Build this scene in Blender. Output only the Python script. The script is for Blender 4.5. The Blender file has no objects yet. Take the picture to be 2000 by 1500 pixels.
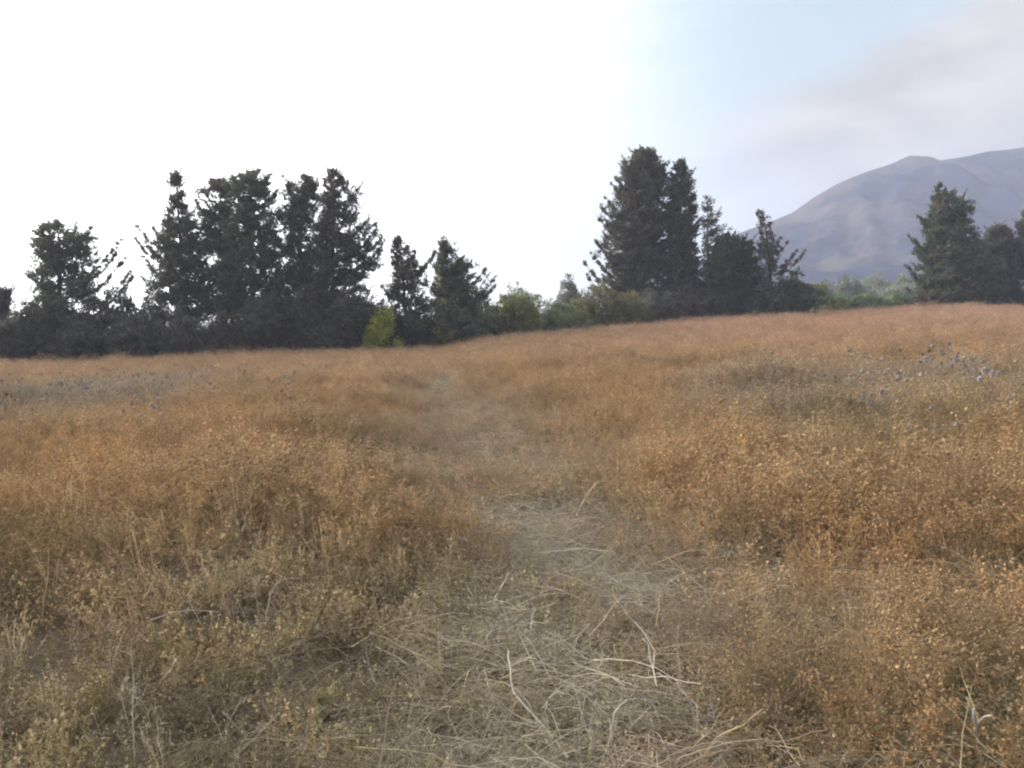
import bpy, math
import numpy as np
from mathutils import Vector

# ------------------------------------------------------------------ camera, sky, sun, exposure
SC = bpy.context.scene
COL = SC.collection
F = 1556.0                       # focal length in pixels of a 2000 px wide frame
HORIZON = 620.0
CAM_Z = 1.55
PITCH = math.atan((750 - HORIZON) / F)
CP, SP = math.cos(PITCH), math.sin(PITCH)

cam_d = bpy.data.cameras.new('camera')
cam = bpy.data.objects.new('camera', cam_d)
COL.objects.link(cam)
cam.location = (0, 0, CAM_Z)
cam.rotation_euler = (math.radians(90) - PITCH, 0, 0)
cam_d.sensor_width = 36
cam_d.lens = 36 * F / 2000
cam_d.clip_start = 0.05
cam_d.clip_end = 30000
SC.camera = cam

SUN_EL = math.radians(15)
SUN_AZ = math.radians(-56)       # measured from +Y (view direction), negative to the left
world = bpy.data.worlds.new('World')
SC.world = world
world.use_nodes = True
wn, wl = world.node_tree.nodes, world.node_tree.links
wn.clear()


def N(tree, kind, **kw):
    n = tree.nodes.new(kind)
    for k, v in kw.items():
        if k.startswith('i_'):
            n.inputs[k[2:].replace('_', ' ')].default_value = v
        else:
            setattr(n, k, v)
    return n


def M_(tree, op, a, b=None, c=None, clamp=False):
    n = tree.nodes.new('ShaderNodeMath')
    n.operation = op
    n.use_clamp = clamp
    for i, v in enumerate((a, b, c)):
        if v is None:
            continue
        if isinstance(v, (int, float)):
            n.inputs[i].default_value = v
        else:
            tree.links.new(v, n.inputs[i])
    return n.outputs[0]


def MIX(tree, fac, a, b):
    n = tree.nodes.new('ShaderNodeMix')
    n.data_type = 'RGBA'
    for sock, v in ((n.inputs[0], fac), (n.inputs[6], a), (n.inputs[7], b)):
        if isinstance(v, (int, float)):
            sock.default_value = v
        elif isinstance(v, tuple):
            sock.default_value = v if len(v) == 4 else v + (1,)
        else:
            tree.links.new(v, sock)
    return n.outputs[2]


wt = world.node_tree
sky = N(wt, 'ShaderNodeTexSky', sky_type='NISHITA', sun_disc=False, sun_elevation=SUN_EL,
        sun_rotation=SUN_AZ, altitude=50, air_density=1.0, dust_density=3.0, ozone_density=1.5)
SKY_S = 0.1
tc = N(wt, 'ShaderNodeTexCoord')
sep = N(wt, 'ShaderNodeSeparateXYZ')
wl.new(tc.outputs['Generated'], sep.inputs[0])
az = M_(wt, 'ARCTAN2', sep.outputs[0], sep.outputs[1])
el = M_(wt, 'ARCSINE', sep.outputs[2])
# high thin veil everywhere, thicker towards the sun's side of the horizon
n1 = N(wt, 'ShaderNodeTexNoise', noise_dimensions='3D')
n1.inputs['Scale'].default_value = 2.2
n1.inputs['Detail'].default_value = 4
mp = N(wt, 'ShaderNodeMapping')
mp.inputs['Scale'].default_value = (1, 1, 3.2)
mp.inputs['Rotation'].default_value = (0, math.radians(24), 0)
wl.new(tc.outputs['Generated'], mp.inputs[0])
wl.new(mp.outputs[0], n1.inputs['Vector'])
sd = (math.sin(SUN_AZ) * math.cos(SUN_EL), math.cos(SUN_AZ) * math.cos(SUN_EL), math.sin(SUN_EL))
dot = N(wt, 'ShaderNodeVectorMath', operation='DOT_PRODUCT')
dot.inputs[1].default_value = sd
wl.new(tc.outputs['Generated'], dot.inputs[0])
glow = N(wt, 'ShaderNodeMapRange', interpolation_type='SMOOTHSTEP')
glow.inputs['From Min'].default_value = 0.0
glow.inputs['From Max'].default_value = 1.0
wl.new(M_(wt, 'ADD', dot.outputs['Value'], M_(wt, 'MULTIPLY', M_(wt, 'SUBTRACT', n1.outputs[0], 0.5), 0.22)), glow.inputs['Value'])
veil_f = M_(wt, 'MULTIPLY_ADD', n1.outputs[0], 0.3, 0.6, clamp=True)
veil_c = MIX(wt, M_(wt, 'POWER', glow.outputs[0], 3.7), (2.75, 3.5, 3.9), (46.0, 45.4, 44.5))
c1 = MIX(wt, veil_f, sky.outputs[0], veil_c)
hz = M_(wt, 'EXPONENT', M_(wt, 'MULTIPLY', M_(wt, 'MAXIMUM', el, 0.0), -1 / math.radians(7)))     # whiter towards the horizon
c1 = MIX(wt, M_(wt, 'MULTIPLY', hz, 0.8), c1, MIX(wt, M_(wt, 'POWER', glow.outputs[0], 2.5), (5.6, 5.4, 5.2), (34.0, 33.4, 32.6)))
# the cloud bank that hangs over the mountain on the right
n2 = N(wt, 'ShaderNodeTexNoise', noise_dimensions='3D')
n2.inputs['Scale'].default_value = 3.0
n2.inputs['Detail'].default_value = 5
n2.inputs['Roughness'].default_value = 0.5
wl.new(mp.outputs[0], n2.inputs['Vector'])
line = M_(wt, 'SUBTRACT', M_(wt, 'MULTIPLY', M_(wt, 'SUBTRACT', az, math.radians(15.4)), 0.62),
          M_(wt, 'SUBTRACT', el, math.radians(11.5)))
line = M_(wt, 'ADD', line, M_(wt, 'MULTIPLY', M_(wt, 'SUBTRACT', n2.outputs[0], 0.5), 0.22))
cm = N(wt, 'ShaderNodeMapRange', interpolation_type='SMOOTHSTEP')
cm.inputs['From Min'].default_value = -0.045
cm.inputs['From Max'].default_value = 0.05
wl.new(line, cm.inputs['Value'])
low = N(wt, 'ShaderNodeMapRange', interpolation_type='SMOOTHSTEP')   # clearer under the bank
low.inputs['From Min'].default_value = math.radians(7)
low.inputs['From Max'].default_value = math.radians(12)
wl.new(el, low.inputs['Value'])
side = N(wt, 'ShaderNodeMapRange', interpolation_type='SMOOTHSTEP')
side.inputs['From Min'].default_value = math.radians(14)
side.inputs['From Max'].default_value = math.radians(24)
wl.new(az, side.inputs['Value'])
cmask = M_(wt, 'MULTIPLY', cm.outputs[0], M_(wt, 'MAXIMUM', low.outputs[0], side.outputs[0]))
n3 = N(wt, 'ShaderNodeTexNoise')
n3.inputs['Scale'].default_value = 4.2
n3.inputs['Detail'].default_value = 5
wl.new(mp.outputs[0], n3.inputs['Vector'])
rp = N(wt, 'ShaderNodeMapRange')
rp.inputs['From Min'].default_value = 0.40
rp.inputs['From Max'].default_value = 0.60
wl.new(n3.outputs[0], rp.inputs['Value'])
cdeep = N(wt, 'ShaderNodeMapRange', interpolation_type='SMOOTHSTEP')     # thin bright rim, thicker greyer body
cdeep.inputs['From Min'].default_value = 0.24
cdeep.inputs['From Max'].default_value = 0.02
wl.new(line, cdeep.inputs['Value'])
cf = M_(wt, 'ADD', M_(wt, 'MULTIPLY', rp.outputs[0], 0.5), M_(wt, 'MULTIPLY', cdeep.outputs[0], 0.5))
cloud_c = MIX(wt, cf, (1.25, 1.18, 1.14), (4.2, 3.9, 3.65))
c2 = MIX(wt, M_(wt, 'MULTIPLY', cmask, 0.9), c1, cloud_c)
bg = N(wt, 'ShaderNodeBackground')
bg.inputs['Strength'].default_value = SKY_S
wl.new(c2, bg.inputs[0])
wo = N(wt, 'ShaderNodeOutputWorld')
wl.new(bg.outputs[0], wo.inputs[0])

sun_d = bpy.data.lights.new('sun', 'SUN')
sun_d.energy = 2.0
sun_d.angle = math.radians(16)
sun_d.color = (1.0, 0.88, 0.72)
sun = bpy.data.objects.new('sun', sun_d)
COL.objects.link(sun)
sun.rotation_euler = Vector(sd).to_track_quat('Z', 'Y').to_euler()

SC.view_settings.view_transform = 'Standard'
SC.view_settings.look = 'None'
SC.view_settings.gamma = 1
SC.view_settings.use_curve_mapping = False
SC.view_settings.exposure = 1.24
SC.render.engine = 'CYCLES'
SC.cycles.use_denoising = True
SC.cycles.pixel_filter_type = 'BLACKMAN_HARRIS'
SC.cycles.filter_width = 2.2
SC.cycles.max_bounces = 6
SC.cycles.diffuse_bounces = 3
SC.cycles.glossy_bounces = 2
SC.cycles.transmission_bounces = 4
SC.cycles.volume_bounces = 1
SC.cycles.caustics_reflective = False
SC.cycles.caustics_refractive = False

# ------------------------------------------------------------------ helpers
rng = np.random.default_rng(11)


def at(px, py, Y):
    """photo pixel + depth -> world point"""
    u = (px - 1000) / F
    v = (750 - py) / F
    k = Y / (CP + v * SP)
    return np.array((k * u, Y, CAM_Z + k * (-SP + v * CP)))


class MB:
    """collects triangles / quads with a colour per vertex into ONE mesh object"""

    def __init__(self):
        self.v, self.c, self.t, self.q, self.tm, self.qm, self.n = [], [], [], [], [], [], 0

    def add(self, V, tris=None, quads=None, col=(1, 1, 1), mat=0):
        V = np.asarray(V, float).reshape(-1, 3)
        c = np.asarray(col, float)
        self.v.append(V)
        self.c.append(np.broadcast_to(c, (len(V), 3)) if c.ndim == 1 else c)
        if tris is not None and len(tris):
            t = np.asarray(tris, int).reshape(-1, 3) + self.n
            self.t.append(t)
            self.tm.append(np.full(len(t), mat))
        if quads is not None and len(quads):
            q = np.asarray(quads, int).reshape(-1, 4) + self.n
            self.q.append(q)
            self.qm.append(np.full(len(q), mat))
        self.n += len(V)

    def mesh(self, name, mats, smooth=False):
        me = bpy.data.meshes.new(name)
        V = np.concatenate(self.v)
        C = np.concatenate(self.c)
        T = np.concatenate(self.t) if self.t else np.zeros((0, 3), int)
        Q = np.concatenate(self.q) if self.q else np.zeros((0, 4), int)
        me.vertices.add(len(V))
        me.vertices.foreach_set('co', V.astype(np.float32).ravel())
        loops = np.concatenate([T.ravel(), Q.ravel()])
        me.loops.add(len(loops))
        me.loops.foreach_set('vertex_index', loops.astype(np.int32))
        st = np.concatenate([np.arange(len(T)) * 3, len(T) * 3 + np.arange(len(Q)) * 4])
        me.polygons.add(len(st))
        me.polygons.foreach_set('loop_start', st.astype(np.int32))
        mi = np.concatenate([np.concatenate(self.tm) if self.tm else np.zeros(0, int),
                             np.concatenate(self.qm) if self.qm else np.zeros(0, int)])
        for m in mats:
            me.materials.append(m)
        me.polygons.foreach_set('material_index', mi.astype(np.int32))
        me.polygons.foreach_set('use_smooth', np.full(len(st), smooth))
        at_ = me.attributes.new('tint', 'FLOAT_COLOR', 'POINT')
        at_.data.foreach_set('color', np.concatenate([C, np.ones((len(C), 1))], 1).astype(np.float32).ravel())
        me.update()
        me.validate()
        return me

    def build(self, name, mats, parent=None, smooth=False):
        o = bpy.data.objects.new(name, self.mesh(name, mats, smooth))
        COL.objects.link(o)
        if parent:
            o.parent = parent
        return o


def tag(o, label=None, cat=None, group=None, kind=None):
    for k, v in (('label', label), ('category', cat), ('group', group), ('kind', kind)):
        if v:
            o[k] = v
    return o


def empty(name, loc):
    o = bpy.data.objects.new(name, None)
    COL.objects.link(o)
    o.location = tuple(float(a) for a in loc)
    o.empty_display_size = 0.3
    return o


def unit(a):
    return a / np.maximum(np.linalg.norm(a, axis=-1, keepdims=True), 1e-9)


def tube(mb, P, R, sides=5, col=(1, 1, 1), mat=0, cap=True):
    P = np.asarray(P, float)
    n = len(P)
    R = np.broadcast_to(np.asarray(R, float), (n,))
    T = unit(np.gradient(P, axis=0))
    ref = np.array((0.31, 0.17, 0.93)) if abs(T[0, 2]) < 0.8 else np.array((0.95, 0.2, 0.1))
    A = unit(np.cross(T, ref))
    B = np.cross(T, A)
    a = np.linspace(0, 2 * math.pi, sides, endpoint=False)
    V = P[:, None] + R[:, None, None] * (np.cos(a)[None, :, None] * A[:, None] + np.sin(a)[None, :, None] * B[:, None])
    q = []
    for i in range(n - 1):
        for j in range(sides):
            k = (j + 1) % sides
            q.append((i * sides + j, i * sides + k, (i + 1) * sides + k, (i + 1) * sides + j))
    V = V.reshape(-1, 3)
    t = []
    if cap:
        V = np.concatenate([V, P[-1:] + T[-1:] * R[-1]])
        t = [((n - 1) * sides + j, (n - 1) * sides + (j + 1) % sides, n * sides) for j in range(sides)]
    mb.add(V, t, q, col, mat)


def leaves(mb, C, n, rad, size, col, flat=0.7, up=0.3, slim=0.5, rg=rng, mat=0):
    """n small leaf faces round every clump centre; col is one colour per clump"""
    C = np.asarray(C, float)
    if not len(C):
        return
    m = len(C) * n
    off = unit(rg.normal(size=(m, 3))) * rg.random((m, 1)) ** 0.5 * rad
    off[:, 2] *= flat
    c = np.repeat(C, n, 0) + off
    d = unit(unit(off) * 0.6 + rg.normal(size=(m, 3)) * 0.6 + np.array((0, 0, up)))
    s = unit(np.cross(d, unit(rg.normal(size=(m, 3)))))
    L = size * rg.uniform(0.6, 1.35, (m, 1))
    W = L * slim
    V = np.stack([c - d * L * .5, c + s * W * .5, c + d * L * .5, c - s * W * .5], 1).reshape(-1, 3)
    q = np.arange(m * 4).reshape(-1, 4)
    cc = np.repeat(np.asarray(col, float), n, 0) * rg.uniform(0.8, 1.2, (m, 1))
    mb.add(V, None, q, np.repeat(cc, 4, 0), mat)


def wave_noise(seed, wl_lo, wl_hi, dim=3, n=7):
    r = np.random.default_rng(seed)
    k = unit(r.normal(size=(n, dim))) * (2 * math.pi / r.uniform(wl_lo, wl_hi, (n, 1)))
    ph = r.uniform(0, 6.28, n)

    def f(p):
        return np.sin(np.asarray(p) @ k.T + ph).sum(-1) / math.sqrt(n / 2)   # about unit variance
    return f


def smooth(a, b, x):
    t = np.clip((np.asarray(x, float) - a) / (b - a), 0, 1)
    return t * t * (3 - 2 * t)


# ------------------------------------------------------------------ materials
def attr_material(name, rough=0.85, translucent=0.0, instancer=False, noise=(0, 0, 0), var=0.0, spec=0.2, bump=0.0):
    m = bpy.data.materials.new(name)
    m.use_nodes = True
    t = m.node_tree
    b = t.nodes['Principled BSDF']
    a = N(t, 'ShaderNodeAttribute', attribute_name='tint')
    c = a.outputs['Color']
    if instancer:
        a2 = N(t, 'ShaderNodeAttribute', attribute_name='plant_tint', attribute_type='INSTANCER')
        mx = t.nodes.new('ShaderNodeMix')
        mx.data_type = 'RGBA'
        mx.blend_type = 'MULTIPLY'
        mx.inputs[0].default_value = 1
        t.links.new(c, mx.inputs[6])
        t.links.new(a2.outputs['Color'], mx.inputs[7])
        c = mx.outputs[2]
    if noise[0]:
        tcn = N(t, 'ShaderNodeTexCoord')
        nn = N(t, 'ShaderNodeTexNoise')
        nn.inputs['Scale'].default_value = noise[0]
        nn.inputs['Detail'].default_value = noise[1]
        t.links.new(tcn.outputs['Object'], nn.inputs['Vector'])
        hsv = N(t, 'ShaderNodeHueSaturation')
        t.links.new(c, hsv.inputs['Color'])
        t.links.new(M_(t, 'MULTIPLY_ADD', nn.outputs[0], var * 2, 1 - var), hsv.inputs['Value'])
        c = hsv.outputs[0]
        if bump:
            bp = N(t, 'ShaderNodeBump')
            bp.inputs['Strength'].default_value = bump
            t.links.new(nn.outputs[0], bp.inputs['Height'])
            t.links.new(bp.outputs[0], b.inputs['Normal'])
    t.links.new(c, b.inputs['Base Color'])
    b.inputs['Roughness'].default_value = rough
    b.inputs['Specular IOR Level'].default_value = spec
    if translucent:
        tr = N(t, 'ShaderNodeBsdfTranslucent')
        t.links.new(c, tr.inputs['Color'])
        ms = N(t, 'ShaderNodeMixShader')
        ms.inputs[0].default_value = translucent
        t.links.new(b.outputs[0], ms.inputs[1])
        t.links.new(tr.outputs[0], ms.inputs[2])
        t.links.new(ms.outputs[0], t.nodes['Material Output'].inputs['Surface'])
    return m


MAT_BARK = attr_material('bark', 0.95, noise=(6, 5, 0), var=0.5, bump=0.4)
MAT_LEAF = attr_material('foliage', 0.75, translucent=0.4)
MAT_DRY = attr_material('dry_plant', 0.8, translucent=0.4, instancer=True)
MAT_STALK = attr_material('dead_stalk', 0.7, noise=(40, 3, 0), var=0.25)
MAT_THISTLE = attr_material('thistle', 0.8)

# ------------------------------------------------------------------ terrain
E_PX = np.array([-700, -300, 0, 130, 300, 450, 600, 700, 850, 930, 1000, 1150, 1300, 1420, 1550, 1640, 1750, 1900, 2000, 2300, 2700], float)
E_Y = np.array([716, 712, 708, 705, 697, 689, 683, 682, 674, 662, 651, 640, 627, 618, 610, 610, 600, 592, 594, 590, 588], float)
E_D = np.interp(E_PX, [-700, 0, 700, 1000, 1300, 1600, 2000, 2700], [40, 40, 44, 50, 55, 60, 62, 62])
E_AZ = np.arctan((E_PX - 1000) / F)
GRASS_TOP = 0.42
E_Z = CAM_Z - (E_Y - HORIZON) / F * E_D - GRASS_TOP
E_R = E_D / np.cos(E_AZ)
bumps = wave_noise(3, 2.5, 9, 2)
rolls = wave_noise(4, 60, 220, 2)


def terrain(x, y):
    x = np.asarray(x, float)
    y = np.asarray(y, float)
    a = np.arctan2(x, y)
    r = np.hypot(x, y)
    re = np.interp(a, E_AZ, E_R)
    ze = np.interp(a, E_AZ, E_Z)
    back = 1 - smooth(math.radians(50), math.radians(130), np.abs(a))
    t = r / re
    near = ze * np.minimum(t, 1)
    drop = smooth(1.0, 1.9, t)
    far_base = np.where(a > 0, 0.4, -3.0) * smooth(0, 0.25, np.abs(a))
    z = near * (1 - drop) + (np.minimum(ze - 0.6, far_base)) * drop
    z = z * back
    p = np.stack([x, y], -1)
    z = z + bumps(p) * 0.025 * smooth(1.0, 4, r) * (1 - smooth(60, 120, r))
    z = z + rolls(p) * 0.35 * smooth(90, 300, r)
    return z


def depth_for(px, py, h):
    """depth along the pixel's ray where it is h metres above the ground"""
    Y = np.geomspace(1.2, 140, 900)
    u = (px - 1000) / F
    v = (750 - py) / F
    k = Y / (CP + v * SP)
    g = CAM_Z + k * (-SP + v * CP) - terrain(k * u, Y) - h
    i = int(np.argmax(g < 0)) if (g < 0).any() else len(Y) - 1
    return float(Y[i])


rr = np.concatenate([[0.0], np.geomspace(0.4, 75, 150), np.geomspace(80, 920, 45)])
aa = np.linspace(-math.pi, math.pi, 361)[:-1]
R_, A_ = np.meshgrid(rr, aa, indexing='ij')
X_, Y_ = R_ * np.sin(A_), R_ * np.cos(A_)
Z_ = terrain(X_, Y_)
nr, na = R_.shape
ii, jj = np.meshgrid(np.arange(nr - 1), np.arange(na), indexing='ij')
j2 = (jj + 1) % na
gq = np.stack([ii * na + jj, (ii + 1) * na + jj, (ii + 1) * na + j2, ii * na + j2], -1).reshape(-1, 4)[:, ::-1]
mb = MB()
mb.add(np.stack([X_, Y_, Z_], -1).reshape(-1, 3), None, gq)
mg = bpy.data.materials.new('field_soil')
mg.use_nodes = True
t = mg.node_tree
geo = N(t, 'ShaderNodeNewGeometry')
na_ = N(t, 'ShaderNodeTexNoise')
na_.inputs['Scale'].default_value = 22
na_.inputs['Detail'].default_value = 8
na_.inputs['Roughness'].default_value = 0.7
nb_ = N(t, 'ShaderNodeTexNoise')
nb_.inputs['Scale'].default_value = 0.35
nb_.inputs['Detail'].default_value = 5
for q_ in (na_, nb_):
    t.links.new(geo.outputs['Position'], q_.inputs['Vector'])
cr = N(t, 'ShaderNodeValToRGB')
cr.color_ramp.elements[0].position = 0.32
cr.color_ramp.elements[0].color = (0.055, 0.040, 0.028, 1)
cr.color_ramp.elements[1].position = 0.72
cr.color_ramp.elements[1].color = (0.17, 0.125, 0.08, 1)
t.links.new(na_.outputs[0], cr.inputs[0])
col_g = MIX(t, M_(t, 'MULTIPLY', nb_.outputs[0], 0.6), cr.outputs[0], (0.17, 0.12, 0.065))
bp = N(t, 'ShaderNodeBump')
bp.inputs['Strength'].default_value = 0.8
bp.inputs['Distance'].default_value = 0.03
t.links.new(na_.outputs[0], bp.inputs['Height'])
pb = t.nodes['Principled BSDF']
pb.inputs['Roughness'].default_value = 0.95
pb.inputs['Specular IOR Level'].default_value = 0.1
t.links.new(col_g, pb.inputs['Base Color'])
t.links.new(bp.outputs[0], pb.inputs['Normal'])
tag(mb.build('field_ground', [mg], smooth=True), kind='structure')

# ------------------------------------------------------------------ mountain
MD = 520.0
MK = MD / 2600.0
ridge_px = [1180, 1250, 1330, 1400, 1430, 1500, 1540, 1580, 1620, 1680, 1730, 1760, 1800, 1820, 1870, 1920, 2000, 2150, 2300, 2500, 2800, 3200]
ridge_py = [626, 600, 540, 478, 458, 432, 415, 385, 360, 335, 318, 303, 305, 313, 304, 294, 285, 262, 270, 300, 330, 380]
mx_ = (np.array(ridge_px, float) - 1000) / F * MD
mz_ = np.array([at(p, q, MD)[2] for p, q in zip(ridge_px, ridge_py)])
gx = np.linspace(200, 4000, 300) * MK
gy = np.linspace(1100, 4600, 260) * MK
GX, GY = np.meshgrid(gx, gy, indexing='ij')
crest = np.interp(GX * MD / np.maximum(MD, 1), mx_, mz_)
gul = wave_noise(8, 160 * MK, 420 * MK, 2, 9)
fine = wave_noise(9, 60 * MK, 150 * MK, 2, 9)
dy = (GY - MD)
fall = np.where(dy < 0, np.clip(1 + dy / (1500.0 * MK), 0, 1), np.clip(1 - dy / (1900.0 * MK), 0, 1))
fall = np.where(dy < 0, fall ** 1.25, fall)
pg = np.stack([GX, GY * 0.35], -1)
away = smooth(0, 260 * MK, np.abs(dy))
rib = np.abs(gul(pg))
GZ = crest * fall + away * fall * MK * (-24 * rib + 12 + 8 * fine(np.stack([GX, GY], -1))) * np.clip(crest / 300 / MK, 0, 1.4)
GZ += 1.1 * MK * fine(np.stack([GX, GY], -1)) * np.clip(crest / 300 / MK, 0, 1)
GZ = GZ - 6 * (1 - np.clip(fall * 1.2, 0, 1)) - 0.3
nx, ny = GX.shape
ii, jj = np.meshgrid(np.arange(nx - 1), np.arange(ny - 1), indexing='ij')
q = np.stack([ii * ny + jj, (ii + 1) * ny + jj, (ii + 1) * ny + jj + 1, ii * ny + jj + 1], -1).reshape(-1, 4)
mb = MB()
mb.add(np.stack([GX, GY, GZ], -1).reshape(-1, 3), None, q)
mm = bpy.data.materials.new('mountain_scrub')
mm.use_nodes = True
t = mm.node_tree
geo = N(t, 'ShaderNodeNewGeometry')
a_ = N(t, 'ShaderNodeTexNoise')
a_.inputs['Scale'].default_value = 0.024
a_.inputs['Detail'].default_value = 7
a_.inputs['Roughness'].default_value = 0.6
b_ = N(t, 'ShaderNodeTexNoise')
b_.inputs['Scale'].default_value = 0.2
b_.inputs['Detail'].default_value = 6
for q_ in (a_, b_):
    t.links.new(geo.outputs['Position'], q_.inputs['Vector'])
cr = N(t, 'ShaderNodeValToRGB')
e = cr.color_ramp.elements
e[0].position, e[0].color = 0.46, (0.015, 0.024, 0.05, 1)
e[1].position, e[1].color = 0.58, (0.10, 0.078, 0.078, 1)
mxv = M_(t, 'ADD', M_(t, 'MULTIPLY', a_.outputs[0], 0.75), M_(t, 'MULTIPLY', b_.outputs[0], 0.25))
t.links.new(mxv, cr.inputs[0])
pb = t.nodes['Principled BSDF']
pb.inputs['Roughness'].default_value = 1
pb.inputs['Specular IOR Level'].default_value = 0
t.links.new(cr.outputs[0], pb.inputs['Base Color'])
tag(mb.build('mountain', [mm], smooth=True), kind='structure')

# ------------------------------------------------------------------ haze
HZ = (-1000, 1200, -250, 1100, -8, float(GZ.max()) + 25)
x0, x1, y0, y1, z0, z1 = HZ
hv = [(x, y, z) for x in (x0, x1) for y in (y0, y1) for z in (z0, z1)]
hq = [(0, 1, 3, 2), (4, 6, 7, 5), (0, 4, 5, 1), (2, 3, 7, 6), (0, 2, 6, 4), (1, 5, 7, 3)]
mh = bpy.data.materials.new('haze_air')
mh.use_nodes = True
t = mh.node_tree
t.nodes.remove(t.nodes['Principled BSDF'])
pv = N(t, 'ShaderNodeVolumePrincipled')
HAZE_DENSITY = 1.15e-3
pv.inputs['Color'].default_value = (0.57, 0.63, 0.80, 1)
pv.inputs['Density'].default_value = HAZE_DENSITY
pv.inputs['Anisotropy'].default_value = 0.0
t.links.new(pv.outputs[0], t.nodes['Material Output'].inputs['Volume'])
mb = MB()
mb.add(hv, None, hq)
tag(mb.build('haze', [mh]), kind='stuff')

# ------------------------------------------------------------------ trees
GREEN = np.array((0.112, 0.142, 0.082))
DARK = np.array((0.115, 0.116, 0.090))
BROWN = np.array((0.165, 0.130, 0.096))
OLIVE = np.array((0.25, 0.235, 0.085))
BARK = np.array((0.10, 0.08, 0.065))


def clump_colours(P, pal, seed):
    """a tone per clump from the tree's palette: (colour, colour, share of the second)"""
    r = np.random.default_rng(seed)
    nz = wave_noise(seed + 1, 0.8, 3.0)(P)
    f = np.clip(pal[2] + 0.28 * nz + r.normal(0, .12, len(P)), 0, 1)[:, None]
    c = np.asarray(pal[0]) * (1 - f) + np.asarray(pal[1]) * f
    return c * r.uniform(0.75, 1.3, (len(P), 1))


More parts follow.
